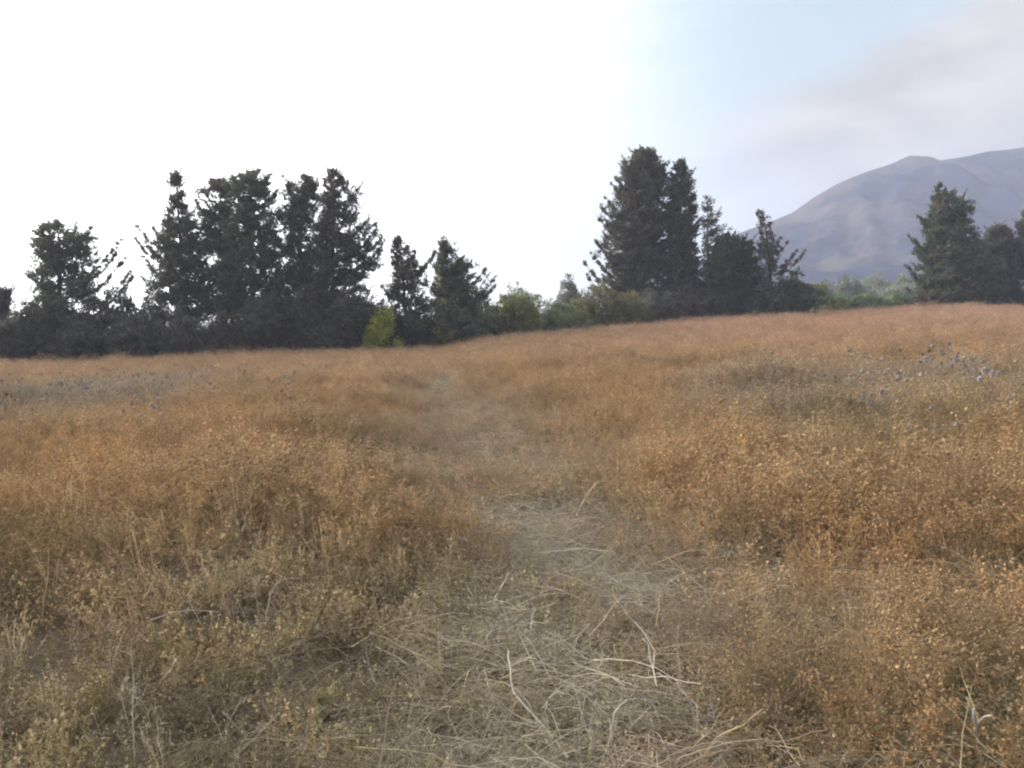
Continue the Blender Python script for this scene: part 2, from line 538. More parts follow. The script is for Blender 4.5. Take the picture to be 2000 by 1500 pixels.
def tree(name, label, group, Y, base_px, top, rows, spikes=(), nb=60, per_m=7.0, core=200, gap=0.9,
         pal=(GREEN, BROWN, .4), clump=0.2, leaf=0.15, nleaf=12, rise=0.22, bare=0.0, bare_top=None, trunk_r=0.17, seed=1,
         clear=0.0, cat='tree', depth_k=0.9):
    r = np.random.default_rng(seed)
    per_m, core, nleaf, leaf, clump = per_m * 2.0, int(core * 4.2), 22, leaf * 0.98, clump * 1.15
    rows = sorted(rows)
    ry = np.array([q[0] for q in rows], float)
    zs = np.array([at(1000, q, Y)[2] for q in ry])[::-1]
    xl = np.array([at(q[1], q[0], Y)[0] for q in rows])[::-1]
    xr = np.array([at(q[2], q[0], Y)[0] for q in rows])[::-1]
    tip = at(top[0], top[1], Y)
    bx = at(base_px, 650, Y)[0]
    bz = float(terrain(bx, Y))
    base = np.array((bx, Y, bz))
    root = empty(name, base)
    tag(root, label, cat, group)
    H = tip[2] - bz
    k = np.linspace(0, 1, 14)
    wob = np.stack([np.sin(k * 5 + seed), np.cos(k * 4.1 + seed * 2), 0 * k], -1) * 0.012 * H * (k * (1 - k) * 4)[:, None]
    axis = base[None] * (1 - k)[:, None] + tip[None] * k[:, None] + wob
    axis[:, 0] = base[0] + (tip[0] - base[0]) * k ** 1.3 + wob[:, 0]

    def ax(z):
        return np.stack([np.interp(z, axis[:, 2], axis[:, i]) for i in range(3)], -1)
    tb = MB()
    tr = trunk_r * (1 - k) ** 0.8 + 0.015
    tr[0] *= 1.35
    P0 = axis - base
    P0[0, 2] -= 0.3
    tube(tb, P0, tr, 7, BARK)
    fb = MB()
    gapn = wave_noise(seed * 7 + 1, 0.7, 2.0)
    gap2 = wave_noise(seed * 7 + 2, 0.4, 0.8)

    def reach(z, ph):
        a = ax(z)[..., 0]
        rr_ = np.maximum(np.interp(z, zs, xr) - a, 0.12)
        rl_ = np.maximum(a - np.interp(z, zs, xl), 0.12)
        rd_ = (rr_ + rl_) * 0.5 * depth_k
        c, s = np.cos(ph), np.sin(ph)
        return np.where(c > 0, rr_, rl_) * c * c + rd_ * s * s
    centres = []
    zlo = max(zs[0], bz + clear)
    # ordinary limbs all round the trunk
    zz = np.linspace(zlo, tip[2] - 0.15, nb) + r.uniform(-.15, .15, nb)
    for i, z in enumerate(zz):
        ph = i * 2.39996 + r.uniform(-.5, .5)
        L = float(reach(np.array(z), ph)) * r.uniform(0.72, 1.06)
        p0 = ax(np.array(z - rise * L * 0.8))
        p0[2] = max(p0[2], bz + 0.3)
        d = np.array((math.cos(ph), math.sin(ph), 0))
        s = np.linspace(0, 1, 6)
        up = rise * L * (0.8 * s ** 1.4) + 0.04 * L * np.sin(s * 6 + i)
        B = p0[None] + d[None] * (L * s)[:, None] + np.array((0, 0, 1))[None] * (up + 0.0)[:, None]
        B += r.normal(0, 0.03, B.shape) * L * s[:, None] * 0.4
        rad = max(0.012, min(0.055, 0.018 * L)) * (1 - s) + 0.006
        tube(tb, B - base, rad, 4, BARK)
        is_bare = r.random() < bare or (bare_top is not None and z > at(1000, bare_top, Y)[2])
        m = int(L * per_m * (0.12 if is_bare else 1)) + (0 if is_bare else 2)
        if m:
            u = r.uniform(0.18, 1.0, m) ** 0.8
            c = np.stack([np.interp(u, s, B[:, j]) for j in range(3)], -1)
            w = (0.26 * L * (1.1 - u))[:, None] + 0.05
            lat = np.array((-d[1], d[0], 0))
            c += lat[None] * r.normal(0, 1, (m, 1)) * w + np.array((0, 0, 1)) * r.normal(0.03, 0.07, (m, 1))
            centres.append(c)
    # limbs that stick out of the crown
    for (px, py) in spikes:
        e = at(px, py, Y + r.uniform(-.25, .25))
        a = ax(np.array(min(e[2] - 0.35, tip[2])))
        hd = abs(e[0] - a[0])
        p0 = ax(np.array(min(e[2], tip[2]) - 0.25 - 0.55 * hd))
        p0[2] = max(p0[2], bz + .3)
        s = np.linspace(0, 1, 8)
        B = p0[None] * (1 - s)[:, None] + e[None] * s[:, None]
        B[:, 2] -= 0.22 * hd * np.sin(s * math.pi)
        B[1:-1] += r.normal(0, .03, (6, 3))
        tube(tb, B - base, 0.045 * (1 - s) + 0.015, 5, BARK)
        Lb = float(np.linalg.norm(e - p0))
        m = int(Lb * 7) + 4
        u = r.uniform(0.25, 1.0, m) ** 0.8
        c = np.stack([np.interp(u, s, B[:, j]) for j in range(3)], -1) + r.normal(0, 0.05, (m, 3)) * (1.6 - u)[:, None]
        cc = clump_colours(c, pal, seed + 5)
        leaves(fb, c - base, nleaf, clump * 0.58, leaf * 0.85, cc, 1.0, 0.4, rg=r)
    if core:
        z = r.uniform(zlo, tip[2] - 0.1, core * 3)
        ph = r.uniform(0, 6.283, core * 3)
        Rr = reach(z, ph)
        keep = r.random(core * 3) < (Rr / Rr.max()) ** 0.9
        z, ph, Rr = z[keep][:core], ph[keep][:core], Rr[keep][:core]
        rag = wave_noise(seed * 5 + 3, 0.5, 1.6)(np.stack([np.cos(ph) * 2, np.sin(ph) * 2, z], -1))
        q_ = Rr * np.sqrt(r.uniform(0.02, 1, len(z))) * np.clip(0.97 + 0.2 * rag, .5, 1.22)
        c = ax(z) + np.stack([np.cos(ph) * q_, np.sin(ph) * q_, 0 * q_], -1)
        centres.append(c)
        # sprigs: short leafy shoots that point out and up from the crown's surface
        ns = int(core * .2)
        sel = r.choice(len(z), min(ns, len(z)), replace=False)
        p_ = ax(z[sel]) + np.stack([np.cos(ph[sel]) * q_[sel], np.sin(ph[sel]) * q_[sel], 0 * q_[sel]], -1)
        d_ = unit(np.stack([np.cos(ph[sel]) * .6, np.sin(ph[sel]) * .6, 0 * z[sel] + .75], -1) + r.normal(0, .22, (len(sel), 3)))
        L_ = r.uniform(.25, .75, (len(sel), 1))
        for j in range(6):
            pj = p_ + d_ * L_ * (j / 5)
            leaves(fb, pj - base, 9, .17 * (1 - j / 7), leaf * (1 - j / 14), clump_colours(pj, pal, seed + 5), 1.0, .6, rg=r)
    C_ = np.concatenate(centres)
    C_ = C_[gapn(C_ * np.array((1, .55, 1))) < gap + .25]
    C_ = C_[gap2(C_ * np.array((1, .5, 1))) < 0.55 + .6 * gap * (gap > .9)]
    C_ = C_[C_[:, 2] > bz + 0.15]
    size = r.integers(0, 3, len(C_))
    cc_ = clump_colours(C_, pal, seed + 5)
    for g_, (kr, kl, kn) in enumerate(((.6, .85, .55), (1.0, 1.0, 1.0), (1.45, 1.1, 1.35))):
        m_ = size == g_
        leaves(fb, C_[m_] - base, int(nleaf * kn), clump * kr, leaf * kl, cc_[m_], 0.7, 0.25, rg=r)
    tb.build('trunk', [MAT_BARK], root, smooth=True)
    fb.build('crown', [MAT_LEAF], root)
    return root


def shrub(name, label, group, Y, cx, ytop, hw, pal, n=260, leaf=0.14, clump=0.2, nleaf=12, gap=1.2, seed=1, lobes=6, yb=None,
          cat='bush', spiky=0.15):
    r = np.random.default_rng(seed)
    n, nleaf, leaf, clump = int(n * 1.9), 20, leaf * 1.1, clump * 1.25
    c0 = at(cx, ytop, Y)
    bz = float(terrain(c0[0], Y))
    base = np.array((c0[0], Y, bz))
    if yb is not None:
        bz = min(bz, at(cx, yb, Y)[2])
    root = empty(name, base)
    tag(root, label, cat, group)
    W = hw * Y / F
    H = max(c0[2] - base[2], 0.4)
    L = []
    for i in range(lobes):
        a = i * 2.4 + r.uniform(-.4, .4)
        q = 0.0 if i == 0 else r.uniform(0.35, 0.62)
        h = 0.62 if i == 0 else r.uniform(0.3, 0.6)
        rad = (W * r.uniform(.42, .6), W * r.uniform(.42, .6), H * (0.40 if i == 0 else r.uniform(.25, .38)))
        L.append((np.array((math.cos(a) * q * W, math.sin(a) * q * W * .8, h * H)), np.array(rad)))
    per = n // lobes
    cs = []
    sb = MB()
    for (c, rad) in L:
        d = unit(r.normal(size=(per, 3)))
        p = c + d * rad * (r.uniform(0.35, 1.0, (per, 1)) ** 0.5) * (1 + r.normal(0, spiky, (per, 1)))
        cs.append(p)
        for j in range(5):
            e = c + unit(r.normal(size=3) + np.array((0, 0, .6))) * rad * 0.9
            s = np.linspace(0, 1, 5)[:, None]
            b0 = np.array((r.normal(0, .08), r.normal(0, .08), -0.15))
            B = b0 * (1 - s) + e * s + np.array((0, 0, 1)) * np.sin(s * 3.14) * 0.1 * H
            tube(sb, B, np.linspace(0.03, 0.006, 5), 4, BARK * .8)
    cs.append(np.stack([r.uniform(-.9, .9, per) * W, r.uniform(-.7, .7, per) * W, r.uniform(0.02, .35, per) * H], -1))
    C_ = np.concatenate(cs)
    C_ = C_[(C_[:, 2] > 0.03)]
    g = wave_noise(seed * 3 + 2, 0.5, 1.4)
    C_ = C_[g(C_ + base) < gap]
    fb = MB()
    leaves(fb, C_, nleaf, clump, leaf, clump_colours(C_ + base, pal, seed + 9), 0.85, 0.3, rg=r, slim=0.45)
    sb.build('stem', [MAT_BARK], root, smooth=True)
    fb.build('foliage', [MAT_LEAF], root)
    return root


GL = 'tall evergreens along the left field edge'
GR = 'tall evergreens along the right field edge'
PAL1 = (GREEN, BROWN, .35)
PALB = (BROWN, GREEN, .35)
PALD = (DARK, BROWN, .3)
tree('evergreen_tree', 'dark crown of a tree cut by the left edge of the photo', GL, 47, 2, (4, 563),
     [(565, -4, 10), (575, -10, 14), (600, -15, 13), (620, -15, 11)], nb=18, core=60, gap=.7, pal=PALD, seed=3, clear=1.0, trunk_r=.1)
tree('evergreen_tree', 'broad ragged evergreen with flat top, first whole tree from the left', GL, 46, 120, (112, 436),
     [(437, 92, 128), (455, 75, 185), (480, 72, 195), (500, 80, 190), (520, 88, 186), (545, 70, 200), (560, 92, 215), (590, 80, 225), (640, 60, 240)],
     [(236, 468), (228, 492), (246, 502), (262, 535), (72, 462), (70, 488), (68, 545), (112, 432), (150, 445), (178, 442), (254, 530)],
     nb=70, per_m=6.5, core=210, gap=.62, pal=(GREEN * 1.15, BROWN, .4), seed=4, trunk_r=.2)
tree('evergreen_tree', 'slim evergreen with a thin spire rising over the left group', GL, 48, 350, (345, 336),
     [(335, 341, 349), (355, 334, 355), (380, 331, 358), (398, 334, 350), (420, 326, 372), (450, 310, 386), (480, 305, 395), (520, 295, 402), (560, 298, 408), (625, 290, 410)],
     [(266, 440), (262, 462), (282, 470), (298, 442), (278, 500), (362, 402), (330, 425), (290, 480)],
     nb=72, per_m=7, core=330, gap=.72, pal=PAL1, seed=5)
tree('evergreen_tree', 'evergreen with narrow leafy top between the spire and the roundest tree', GL, 49.5, 432, (432, 350),
     [(350, 420, 442), (365, 396, 452), (385, 379, 450), (410, 386, 452), (440, 380, 456), (480, 374, 462), (520, 370, 462), (560, 370, 470), (610, 378, 470)],
     [(380, 388), (398, 372), (415, 352), (428, 350), (444, 362)], nb=60, per_m=7, core=300, gap=.5, pal=PAL1, seed=6)
tree('evergreen_tree', 'thick round topped evergreen in the middle of the left group', GL, 48, 492, (492, 334),
     [(333, 470, 512), (345, 452, 528), (370, 440, 536), (395, 446, 546), (420, 456, 550), (450, 432, 560), (500, 420, 572), (550, 418, 580), (630, 420, 580)],
     [(508, 330), (527, 340), (452, 343), (440, 355), (540, 372)], nb=75, per_m=7.5, core=420, gap=.62, pal=(GREEN, BROWN, .25), seed=7, trunk_r=.22)
tree('evergreen_tree', 'evergreen with a ragged twin top right of the roundest tree', GL, 49, 588, (590, 342),
     [(342, 582, 610), (355, 570, 622), (375, 553, 620), (400, 550, 618), (430, 540, 630), (480, 530, 640), (540, 525, 650), (630, 525, 650)],
     [(552, 342), (556, 358), (566, 372), (606, 344), (612, 362), (590, 342)], nb=64, per_m=7, core=350, gap=.5, pal=PAL1, seed=8)
tree('evergreen_tree', 'tall open evergreen whose limbs flare out on the right of the left group', GL, 47.5, 655, (651, 328),
     [(330, 645, 656), (350, 636, 678), (370, 632, 694), (400, 632, 700), (430, 624, 712), (452, 616, 738), (480, 608, 742), (510, 622, 732), (550, 620, 725), (600, 618, 735), (650, 610, 735)],
     [(696, 368), (754, 452), (752, 470), (738, 446), (640, 346), (664, 345), (720, 428), (748, 486)],
     nb=78, per_m=6.5, core=400, gap=.5, pal=PALD, seed=9, trunk_r=.2)
tree('evergreen_tree', 'small evergreen with hooked bare limbs right of the left group', GL, 47, 800, (776, 464),
     [(465, 771, 779), (480, 767, 785), (500, 775, 812), (520, 772, 820), (540, 774, 836), (560, 765, 842), (600, 752, 850), (660, 745, 855)],
     [(778, 462), (766, 486), (796, 480), (811, 490), (852, 490), (846, 500), (767, 512), (836, 510), (742, 553), (775, 548)],
     nb=46, per_m=6, core=130, gap=.6, pal=PALD, seed=10, trunk_r=.13)
tree('evergreen_tree', 'low brownish cone shaped evergreen with tiered limbs left of the open gap', GL, 49, 885, (865, 464),
     [(463, 863, 869), (480, 868, 882), (490, 872, 895), (505, 860, 906), (520, 852, 930), (540, 848, 945), (560, 845, 958), (580, 850, 955), (640, 850, 950)],
     [(970, 538), (968, 552), (951, 520), (942, 575), (858, 495), (905, 500)], nb=58, per_m=7, core=200, gap=.8, pal=PALB, seed=11, trunk_r=.14)
tree('evergreen_tree', 'tallest dense brownish evergreen with several tips, left of its twin', GR, 60, 1245, (1267, 290),
     [(290, 1263, 1271), (300, 1234, 1280), (320, 1224, 1294), (345, 1213, 1302), (375, 1202, 1305), (400, 1192, 1305), (430, 1183, 1302), (460, 1180, 1300), (500, 1178, 1302), (540, 1180, 1310), (580, 1183, 1312), (625, 1190, 1312)],
     [(1268, 288), (1242, 293), (1215, 312), (1212, 325), (1192, 356), (1170, 396), (1165, 420), (1182, 385), (1160, 466), (1152, 490), (1138, 508), (1144, 534), (1150, 552), (1200, 345), (1285, 305), (1297, 322)],
     nb=120, per_m=8, core=680, gap=.7, rise=.6, pal=(BROWN * .9, GREEN, .3), seed=12, trunk_r=.28, clump=.24, leaf=.18)
tree('evergreen_tree', 'narrow dense column shaped evergreen touching the tallest tree', GR, 59, 1332, (1330, 314),
     [(313, 1326, 1333), (330, 1319, 1342), (360, 1306, 1352), (400, 1300, 1358), (440, 1298, 1360), (480, 1298, 1358), (520, 1295, 1360), (560, 1290, 1366), (620, 1290, 1372)],
     [(1308, 335), (1328, 313), (1338, 322), (1362, 440)], nb=90, per_m=8, core=480, gap=.75, rise=.6, pal=(GREEN * .9, BROWN, .4), seed=13, clump=.22, leaf=.17)
tree('evergreen_tree', 'sparse half dead evergreen with bare twiggy top right of the dense column', GR, 61, 1386, (1383, 380),
     [(380, 1380, 1386), (400, 1373, 1398), (430, 1366, 1415), (450, 1366, 1424), (480, 1370, 1424), (520, 1368, 1420), (610, 1370, 1425)],
     [(1424, 452), (1404, 440)], nb=64, per_m=4.2, core=60, gap=.5, pal=PALD, bare=.3, bare_top=425, rise=.55, seed=14, trunk_r=.12)
tree('evergreen_tree', 'dark dome shaped evergreen below the half dead tree', GR, 58, 1425, (1427, 459),
     [(459, 1414, 1440), (470, 1396, 1456), (490, 1382, 1470), (520, 1376, 1485), (560, 1370, 1492), (620, 1370, 1496)],
     [(1385, 480), (1452, 468)], nb=55, per_m=8, core=420, gap=1.3, pal=(GREEN * .85, DARK, .5), seed=15, trunk_r=.14)
tree('evergreen_tree', 'thin evergreen with separate leaf tufts standing against the mountain foot', GR, 57, 1512, (1488, 411),
     [(410, 1480, 1495), (430, 1482, 1505), (460, 1474, 1506), (490, 1466, 1512), (520, 1468, 1518), (545, 1470, 1545), (580, 1466, 1560), (620, 1466, 1566)],
     [(1477, 412), (1508, 432), (1484, 452), (1478, 472), (1526, 464), (1541, 470), (1556, 488), (1572, 490), (1548, 504), (1464, 500), (1460, 470), (1520, 480)],
     nb=42, per_m=4.5, core=90, gap=.35, pal=PALD, bare=.3, seed=16, trunk_r=.13, rise=.4)
tree('evergreen_tree', 'large cedar like evergreen with drooping stepped limbs before the mountain', GR, 61, 1845, (1834, 359),
     [(358, 1831, 1838), (375, 1832, 1848), (390, 1836, 1882), (410, 1828, 1893), (430, 1812, 1890), (450, 1812, 1900), (470, 1810, 1918), (490, 1803, 1928), (510, 1806, 1936), (540, 1802, 1940), (570, 1790, 1945), (600, 1790, 1950)],
     [(1790, 418), (1772, 456), (1785, 480), (1766, 514), (1776, 526), (1865, 372), (1894, 385), (1897, 402), (1834, 358), (1812, 412), (1782, 462), (1790, 488)],
     nb=85, per_m=8, core=480, gap=1.05, pal=(GREEN, BROWN, .35), seed=17, trunk_r=.22, clump=.23, leaf=.17)
tree('evergreen_tree', 'lower dark evergreen joined to the right side of the stepped cedar', GR, 63, 1950, (1950, 438),
     [(438, 1945, 1956), (455, 1930, 1970), (480, 1915, 1985), (520, 1908, 1990), (560, 1905, 1992), (600, 1905, 1990)],
     [(1932, 450), (1975, 462)], nb=50, per_m=7, core=300, gap=1.1, pal=PALD, seed=18, trunk_r=.15)
tree('evergreen_tree', 'dark evergreen cut by the right edge of the photo', GR, 62, 2012, (2008, 408),
     [(408, 2000, 2014), (430, 1988, 2030), (460, 1986, 2036), (500, 1976, 2044), (530, 1984, 2044), (545, 1990, 2040)],
     [(1985, 440), (1978, 500)], nb=45, per_m=7, core=180, gap=.9, pal=PALD, seed=19, trunk_r=.15, clear=2.2)

# hedge of dark bushes under the left group
HG = 'dark bushes under the left trees'
for i, (cx, yt, hw, Y, n, lab) in enumerate([
        (15, 622, 45, 43, 260, 'dark bush cut by the left edge of the photo'),
        (75, 580, 62, 44, 420, 'wide dark bush left of the flat topped evergreen trunk'),
        (165, 606, 60, 43.5, 380, 'dark bush right below the flat topped evergreen'),
        (236, 548, 36, 45, 260, 'narrow upright dark bush in the gap before the spire tree'),
        (262, 604, 56, 43, 260, 'low dark bush in front of the gap left of the spire tree'),
        (345, 606, 66, 43.5, 360, 'low dark bush at the foot of the spire tree'),
        (292, 578, 50, 46, 320, 'dark bush filling the gap left of the spire tree trunk'),
        (738, 588, 34, 46, 240, 'dark bush between the flaring limbs and the hooked limbed evergreen'),
        (430, 610, 62, 44.5, 420, 'dark bush below the narrow leafy topped evergreen'),
        (515, 572, 70, 45, 560, 'tall dark bush at the foot of the roundest tree'),
        (605, 548, 75, 45.5, 680, 'biggest dark bush below the ragged twin top'),
        (685, 560, 62, 45, 520, 'tall dark bush below the flaring limbs'),
        (650, 630, 70, 44.8, 380, 'low dark bush right of the biggest bush along the grass'),
        (800, 606, 52, 46, 320, 'dark bush under the hooked limbed evergreen')]):
    shrub('dark_bush', lab, HG, Y, cx, yt, hw, (DARK, BROWN * .85, .3), n=n, seed=30 + i, gap=.75 if cx in (262, 345) else 1.35)

YG = np.array((0.50, 0.50, 0.07))
GG = 'green bushes in the gap between the tree groups'
GREY = np.array((0.24, 0.23, 0.18))
shrub('small_bush', 'bright yellow green bush standing before the dark trees', GG, 44.6, 747, 596, 42, (YG, np.array((.13, .17, .03)), .35), n=170, seed=50, lobes=5, leaf=.12)
shrub('small_bush', 'low lime sprig of leaves left of the bright yellow green bush', GG, 44.2, 718, 640, 16, (YG * .85, OLIVE, .4), n=60, seed=51, lobes=3, leaf=.11, clump=.14)
shrub('small_bush', 'olive tinted low bush right of the bright yellow green bush', GG, 46, 850, 608, 42, (OLIVE * .85, DARK, .45), n=150, seed=52)
shrub('small_bush', 'grey green bush under the brownish cone shaped evergreen', GG, 47.5, 905, 564, 68, (GREY * .7, GREEN * 1.5, .5), n=380, seed=53)
shrub('small_bush', 'yellow olive rounded bush in the middle of the gap', GG, 50, 1005, 558, 64, (OLIVE * 1.15, GREEN * 2, .4), n=400, seed=54)
shrub('small_bush', 'dull green bush just right of the yellow olive bush', GG, 52, 1078, 584, 56, (GREEN * 2.0, GREY * .6, .4), n=220, seed=55)
shrub('small_bush', 'wide olive green bush leaning on the tallest evergreen', GG, 53, 1172, 552, 92, (OLIVE * .85, GREY * .7, .4), n=520, seed=56)
shrub('small_bush', 'dark olive bush in front of the tallest evergreen trunk', GG, 55, 1262, 565, 62, (GREY * .5, DARK * 1.3, .5), n=380, seed=57)
shrub('dark_bush', 'brown tinted bush at the foot of the dense column evergreen', 'dark bushes under the right trees', 57, 1335, 560, 52, (BROWN * .95, GREY * .45, .4), n=420, seed=66)
shrub('dark_bush', 'dark bush round the foot of the tufted evergreen', 'dark bushes under the right trees', 56, 1505, 552, 50, (DARK, GREEN, .4), n=380, seed=67)
shrub('dark_bush', 'dark bush under the half dead tree and the dome', 'dark bushes under the right trees', 57, 1405, 560, 45, (DARK, BROWN, .4), n=300, seed=68)
shrub('distant_tree', 'grey round tree beyond the gap with a thin peg of a tip', 'distant trees beyond the field', 85, 1108, 545, 36, (GREY * .75, DARK * 1.5, .5), n=420, seed=58, leaf=.22, clump=.32, cat='tree')
shrub('distant_tree', 'pale wispy tree top showing over the yellow olive bush', 'distant trees beyond the field', 80, 1000, 556, 26, (GREY, OLIVE, .4), n=120, seed=59, leaf=.2, clump=.3, gap=.6, cat='tree')
shrub('small_bush', 'pale grey green bush between the grey green and yellow olive ones', GG, 48.5, 962, 596, 44, (GREY * .8, OLIVE * .8, .4), n=260, seed=80)
shrub('small_bush', 'fresh green bush low between the dull green and wide olive ones', GG, 51, 1118, 604, 46, (GREEN * 2.0, OLIVE * .8, .4), n=240, seed=81)
GB = 'green bushes before the mountain foot'
shrub('small_bush', 'dark green bush at the right end of the middle evergreens', GB, 57, 1556, 528, 40, (GREEN * 1.1, DARK, .5), n=360, seed=60)
shrub('small_bush', 'upright green bush left of the mountain foot bushes', GB, 63, 1600, 548, 26, (GREEN * 2.0, OLIVE * .8, .4), n=180, seed=61)
shrub('small_bush', 'light green bush mottled with straw tones before the mountain', GB, 62, 1640, 574, 34, (GREEN * 2.4, OLIVE, .45), n=220, seed=62)
shrub('small_bush', 'round fresh green bush in the middle before the mountain', GB, 61.5, 1688, 573, 36, (GREEN * 2.1, GREEN * 1.3, .4), n=260, seed=63)
shrub('small_bush', 'fresh green bush left of the stepped cedar', GB, 62, 1752, 571, 34, (GREEN * 2.1, GREEN * 1.2, .4), n=240, seed=64)
shrub('small_bush', 'grey green low bush under the right edge evergreen', GB, 63.5, 1982, 560, 40, (GREY * .6, GREEN * 1.4, .5), n=300, seed=65)
for i, (cx, yt, hw, Y) in enumerate([(1660, 542, 40, 120), (1710, 536, 52, 130), (1765, 540, 48, 122), (1610, 552, 32, 116), (1985, 536, 52, 128)]):
    shrub('distant_tree', ['pale grey round tree on the mountain foot, left of the widest one', 'widest pale grey tree below the mountain slope',
                           'pale grey tree showing left of the stepped cedar', 'small pale grey tree behind the upright green bush',
                           'pale grey tree beyond the right edge bush'][i], 'distant trees beyond the field',
          Y, cx, yt, hw, (GREY * 1.1, GREEN * 2, .35), n=420, seed=70 + i, leaf=.4, clump=.6, cat='tree', lobes=7)

# ------------------------------------------------------------------ field plants (uncountable: one object per kind)
def ribbon(mb, P, w, col, rg, mat=0):
    P = np.asarray(P, float)
    n = len(P)
    T = unit(np.gradient(P, axis=0))
    s = unit(np.cross(T, unit(rg.normal(size=3))[None]))
    wv = np.linspace(1, 0.45, n)[:, None] * w * .5
    V = np.concatenate([P - s * wv, P + s * wv])
    q = [(i, i + 1, n + i + 1, n + i) for i in range(n - 1)]
    mb.add(V, None, q, col, mat)


OCT = np.array([(1, 0, 0), (-1, 0, 0), (0, 1, 0), (0, -1, 0), (0, 0, 1.3), (0, 0, -.9)], float)
OCT_T = [(0, 2, 4), (2, 1, 4), (1, 3, 4), (3, 0, 4), (2, 0, 5), (1, 2, 5), (3, 1, 5), (0, 3, 5)]


def head(mb, p, r, col, rg):
    mb.add(p + OCT * r * rg.uniform(.8, 1.2, (1, 3)), OCT_T, None, col)


def bent(p0, d, L, droop, n, rg, wob=.06):
    d = np.asarray(d, float)
    P = [np.asarray(p0, float)]
    d = unit(d)
    for i in range(n):
        d = unit(d + np.array((0, 0, -droop / n)) + rg.normal(0, wob, 3))
        P.append(P[-1] + d * L / n)
    return np.array(P)


def weed(seed, H=0.45, stems=7, heads=5, spread=.35, w=.0032, hr=.0058, bunch=False):
    r = np.random.default_rng(seed)
    mb = MB()
    for i in range(stems):
        a = r.uniform(0, 6.283)
        d = np.array((math.cos(a) * spread, math.sin(a) * spread, 1)) + r.normal(0, .12, 3)
        h = H * r.uniform(.6, 1.1)
        p0 = np.array((r.normal(0, .035), r.normal(0, .035), -.02))
        P = bent(p0, d, h, r.uniform(0, .25), 5, r)
        sc = np.array((.92, .9, .88)) * r.uniform(.6, 1.0)
        ribbon(mb, P, w, sc, r)
        for k in range(heads):
            u = r.uniform(.42, 1.0) if not bunch else r.uniform(.72, 1.0)
            b = np.array([np.interp(u, np.linspace(0, 1, len(P)), P[:, j]) for j in range(3)])
            a2 = r.uniform(0, 6.283)
            Q = bent(b, (math.cos(a2), math.sin(a2), r.uniform(.5, 1.6)), h * r.uniform(.1, .26), .2, 2, r, .12)
            ribbon(mb, Q, w * .7, sc, r)
            hc = np.array((1, .98, .95)) * r.uniform(.7, 1.15)
            head(mb, Q[-1], hr * r.uniform(.6, 1.4), hc, r)
            for _ in range(3):
                c = np.array([np.interp(r.uniform(.2, .9), [0, .5, 1], Q[:, j]) for j in range(3)])
                L = r.uniform(.009, .022)
                dd = unit(r.normal(size=3) + np.array((0, 0, .5)))
                ss = unit(np.cross(dd, r.normal(size=3)))
                mb.add([c, c + dd * L * .5 + ss * L * .15, c + dd * L, c + dd * L * .5 - ss * L * .15], None, [(0, 1, 2, 3)],
                       np.array((1, .97, .9)) * r.uniform(.65, 1.1))
    return mb


def feather(seed, H=.5, blades=16, w=.0028):
    """upright fine grass with loose plumes"""
    r = np.random.default_rng(seed)
    mb = MB()
    for i in range(blades):
        a = r.uniform(0, 6.283)
        sp = r.uniform(.05, .5)
        P = bent((r.normal(0, .03), r.normal(0, .03), -.02), (math.cos(a) * sp, math.sin(a) * sp, 1), H * r.uniform(.5, 1.1), r.uniform(.1, .7), 6, r, .04)
        c = np.array((1, .97, .92)) * r.uniform(.7, 1.2)
        ribbon(mb, P, w * r.uniform(.7, 1.4), c, r)
        if i % 2 == 0:
            for k in range(6):
                u = r.uniform(.7, 1)
                b = np.array([np.interp(u, np.linspace(0, 1, len(P)), P[:, j]) for j in range(3)])
                Q = bent(b, r.normal(size=3) + np.array((0, 0, 1.2)), r.uniform(.02, .06), .3, 2, r, .1)
                ribbon(mb, Q, w * 1.2, c * 1.1, r)
    return mb


def straw(seed, L=.32, blades=28, w=.0023, hi=.10):
    """flattened, broken straw: stems lying across each other"""
    r = np.random.default_rng(seed)
    mb = MB()
    main = r.uniform(0, 6.283)
    for i in range(blades):
        a = main + r.normal(0, .7) + (math.pi if r.random() < .3 else 0)
        up = r.uniform(-.05, .5) if r.random() < .65 else r.uniform(.7, 1.8)
        p0 = np.array((r.normal(0, .12), r.normal(0, .12), r.uniform(.0, hi)))
        P = bent(p0, (math.cos(a), math.sin(a), up), L * r.uniform(.4, 1.1), up * r.uniform(1.0, 1.9) + r.uniform(-.1, .2), 4, r, .17)
        P[:, 2] = np.maximum(P[:, 2], .004 + .01 * r.random())
        ribbon(mb, P, w * r.uniform(.6, 1.5), np.array((1, .98, .95)) * r.uniform(.55, 1.25), r)
    return mb


def herb(seed, H=.2, stems=7, w=.003):
    """low bushy weed with small curled leaves"""
    r = np.random.default_rng(seed)
    mb = MB()
    for i in range(stems):
        a = r.uniform(0, 6.283)
        sp = r.uniform(.2, 1.1)
        P = bent((r.normal(0, .02), r.normal(0, .02), -.02), (math.cos(a) * sp, math.sin(a) * sp, 1), H * r.uniform(.7, 1.3), r.uniform(-.2, .3), 5, r, .12)
        ribbon(mb, P, w, np.array((.8, .72, .62)) * r.uniform(.7, 1.1), r)
        for k in range(16):
            u = r.uniform(.2, 1)
            c = np.array([np.interp(u, np.linspace(0, 1, len(P)), P[:, j]) for j in range(3)]) + r.normal(0, .008, 3)
            L = r.uniform(.009, .024)
            dd = unit(r.normal(size=3) + np.array((0, 0, .4)))
            ss = unit(np.cross(dd, r.normal(size=3)))
            g = np.array((1, 1, 1)) * r.uniform(.6, 1.3)
            mb.add([c, c + dd * L * .5 + ss * L * .28, c + dd * L, c + dd * L * .5 - ss * L * .28], None, [(0, 1, 2, 3)], g)
    return mb


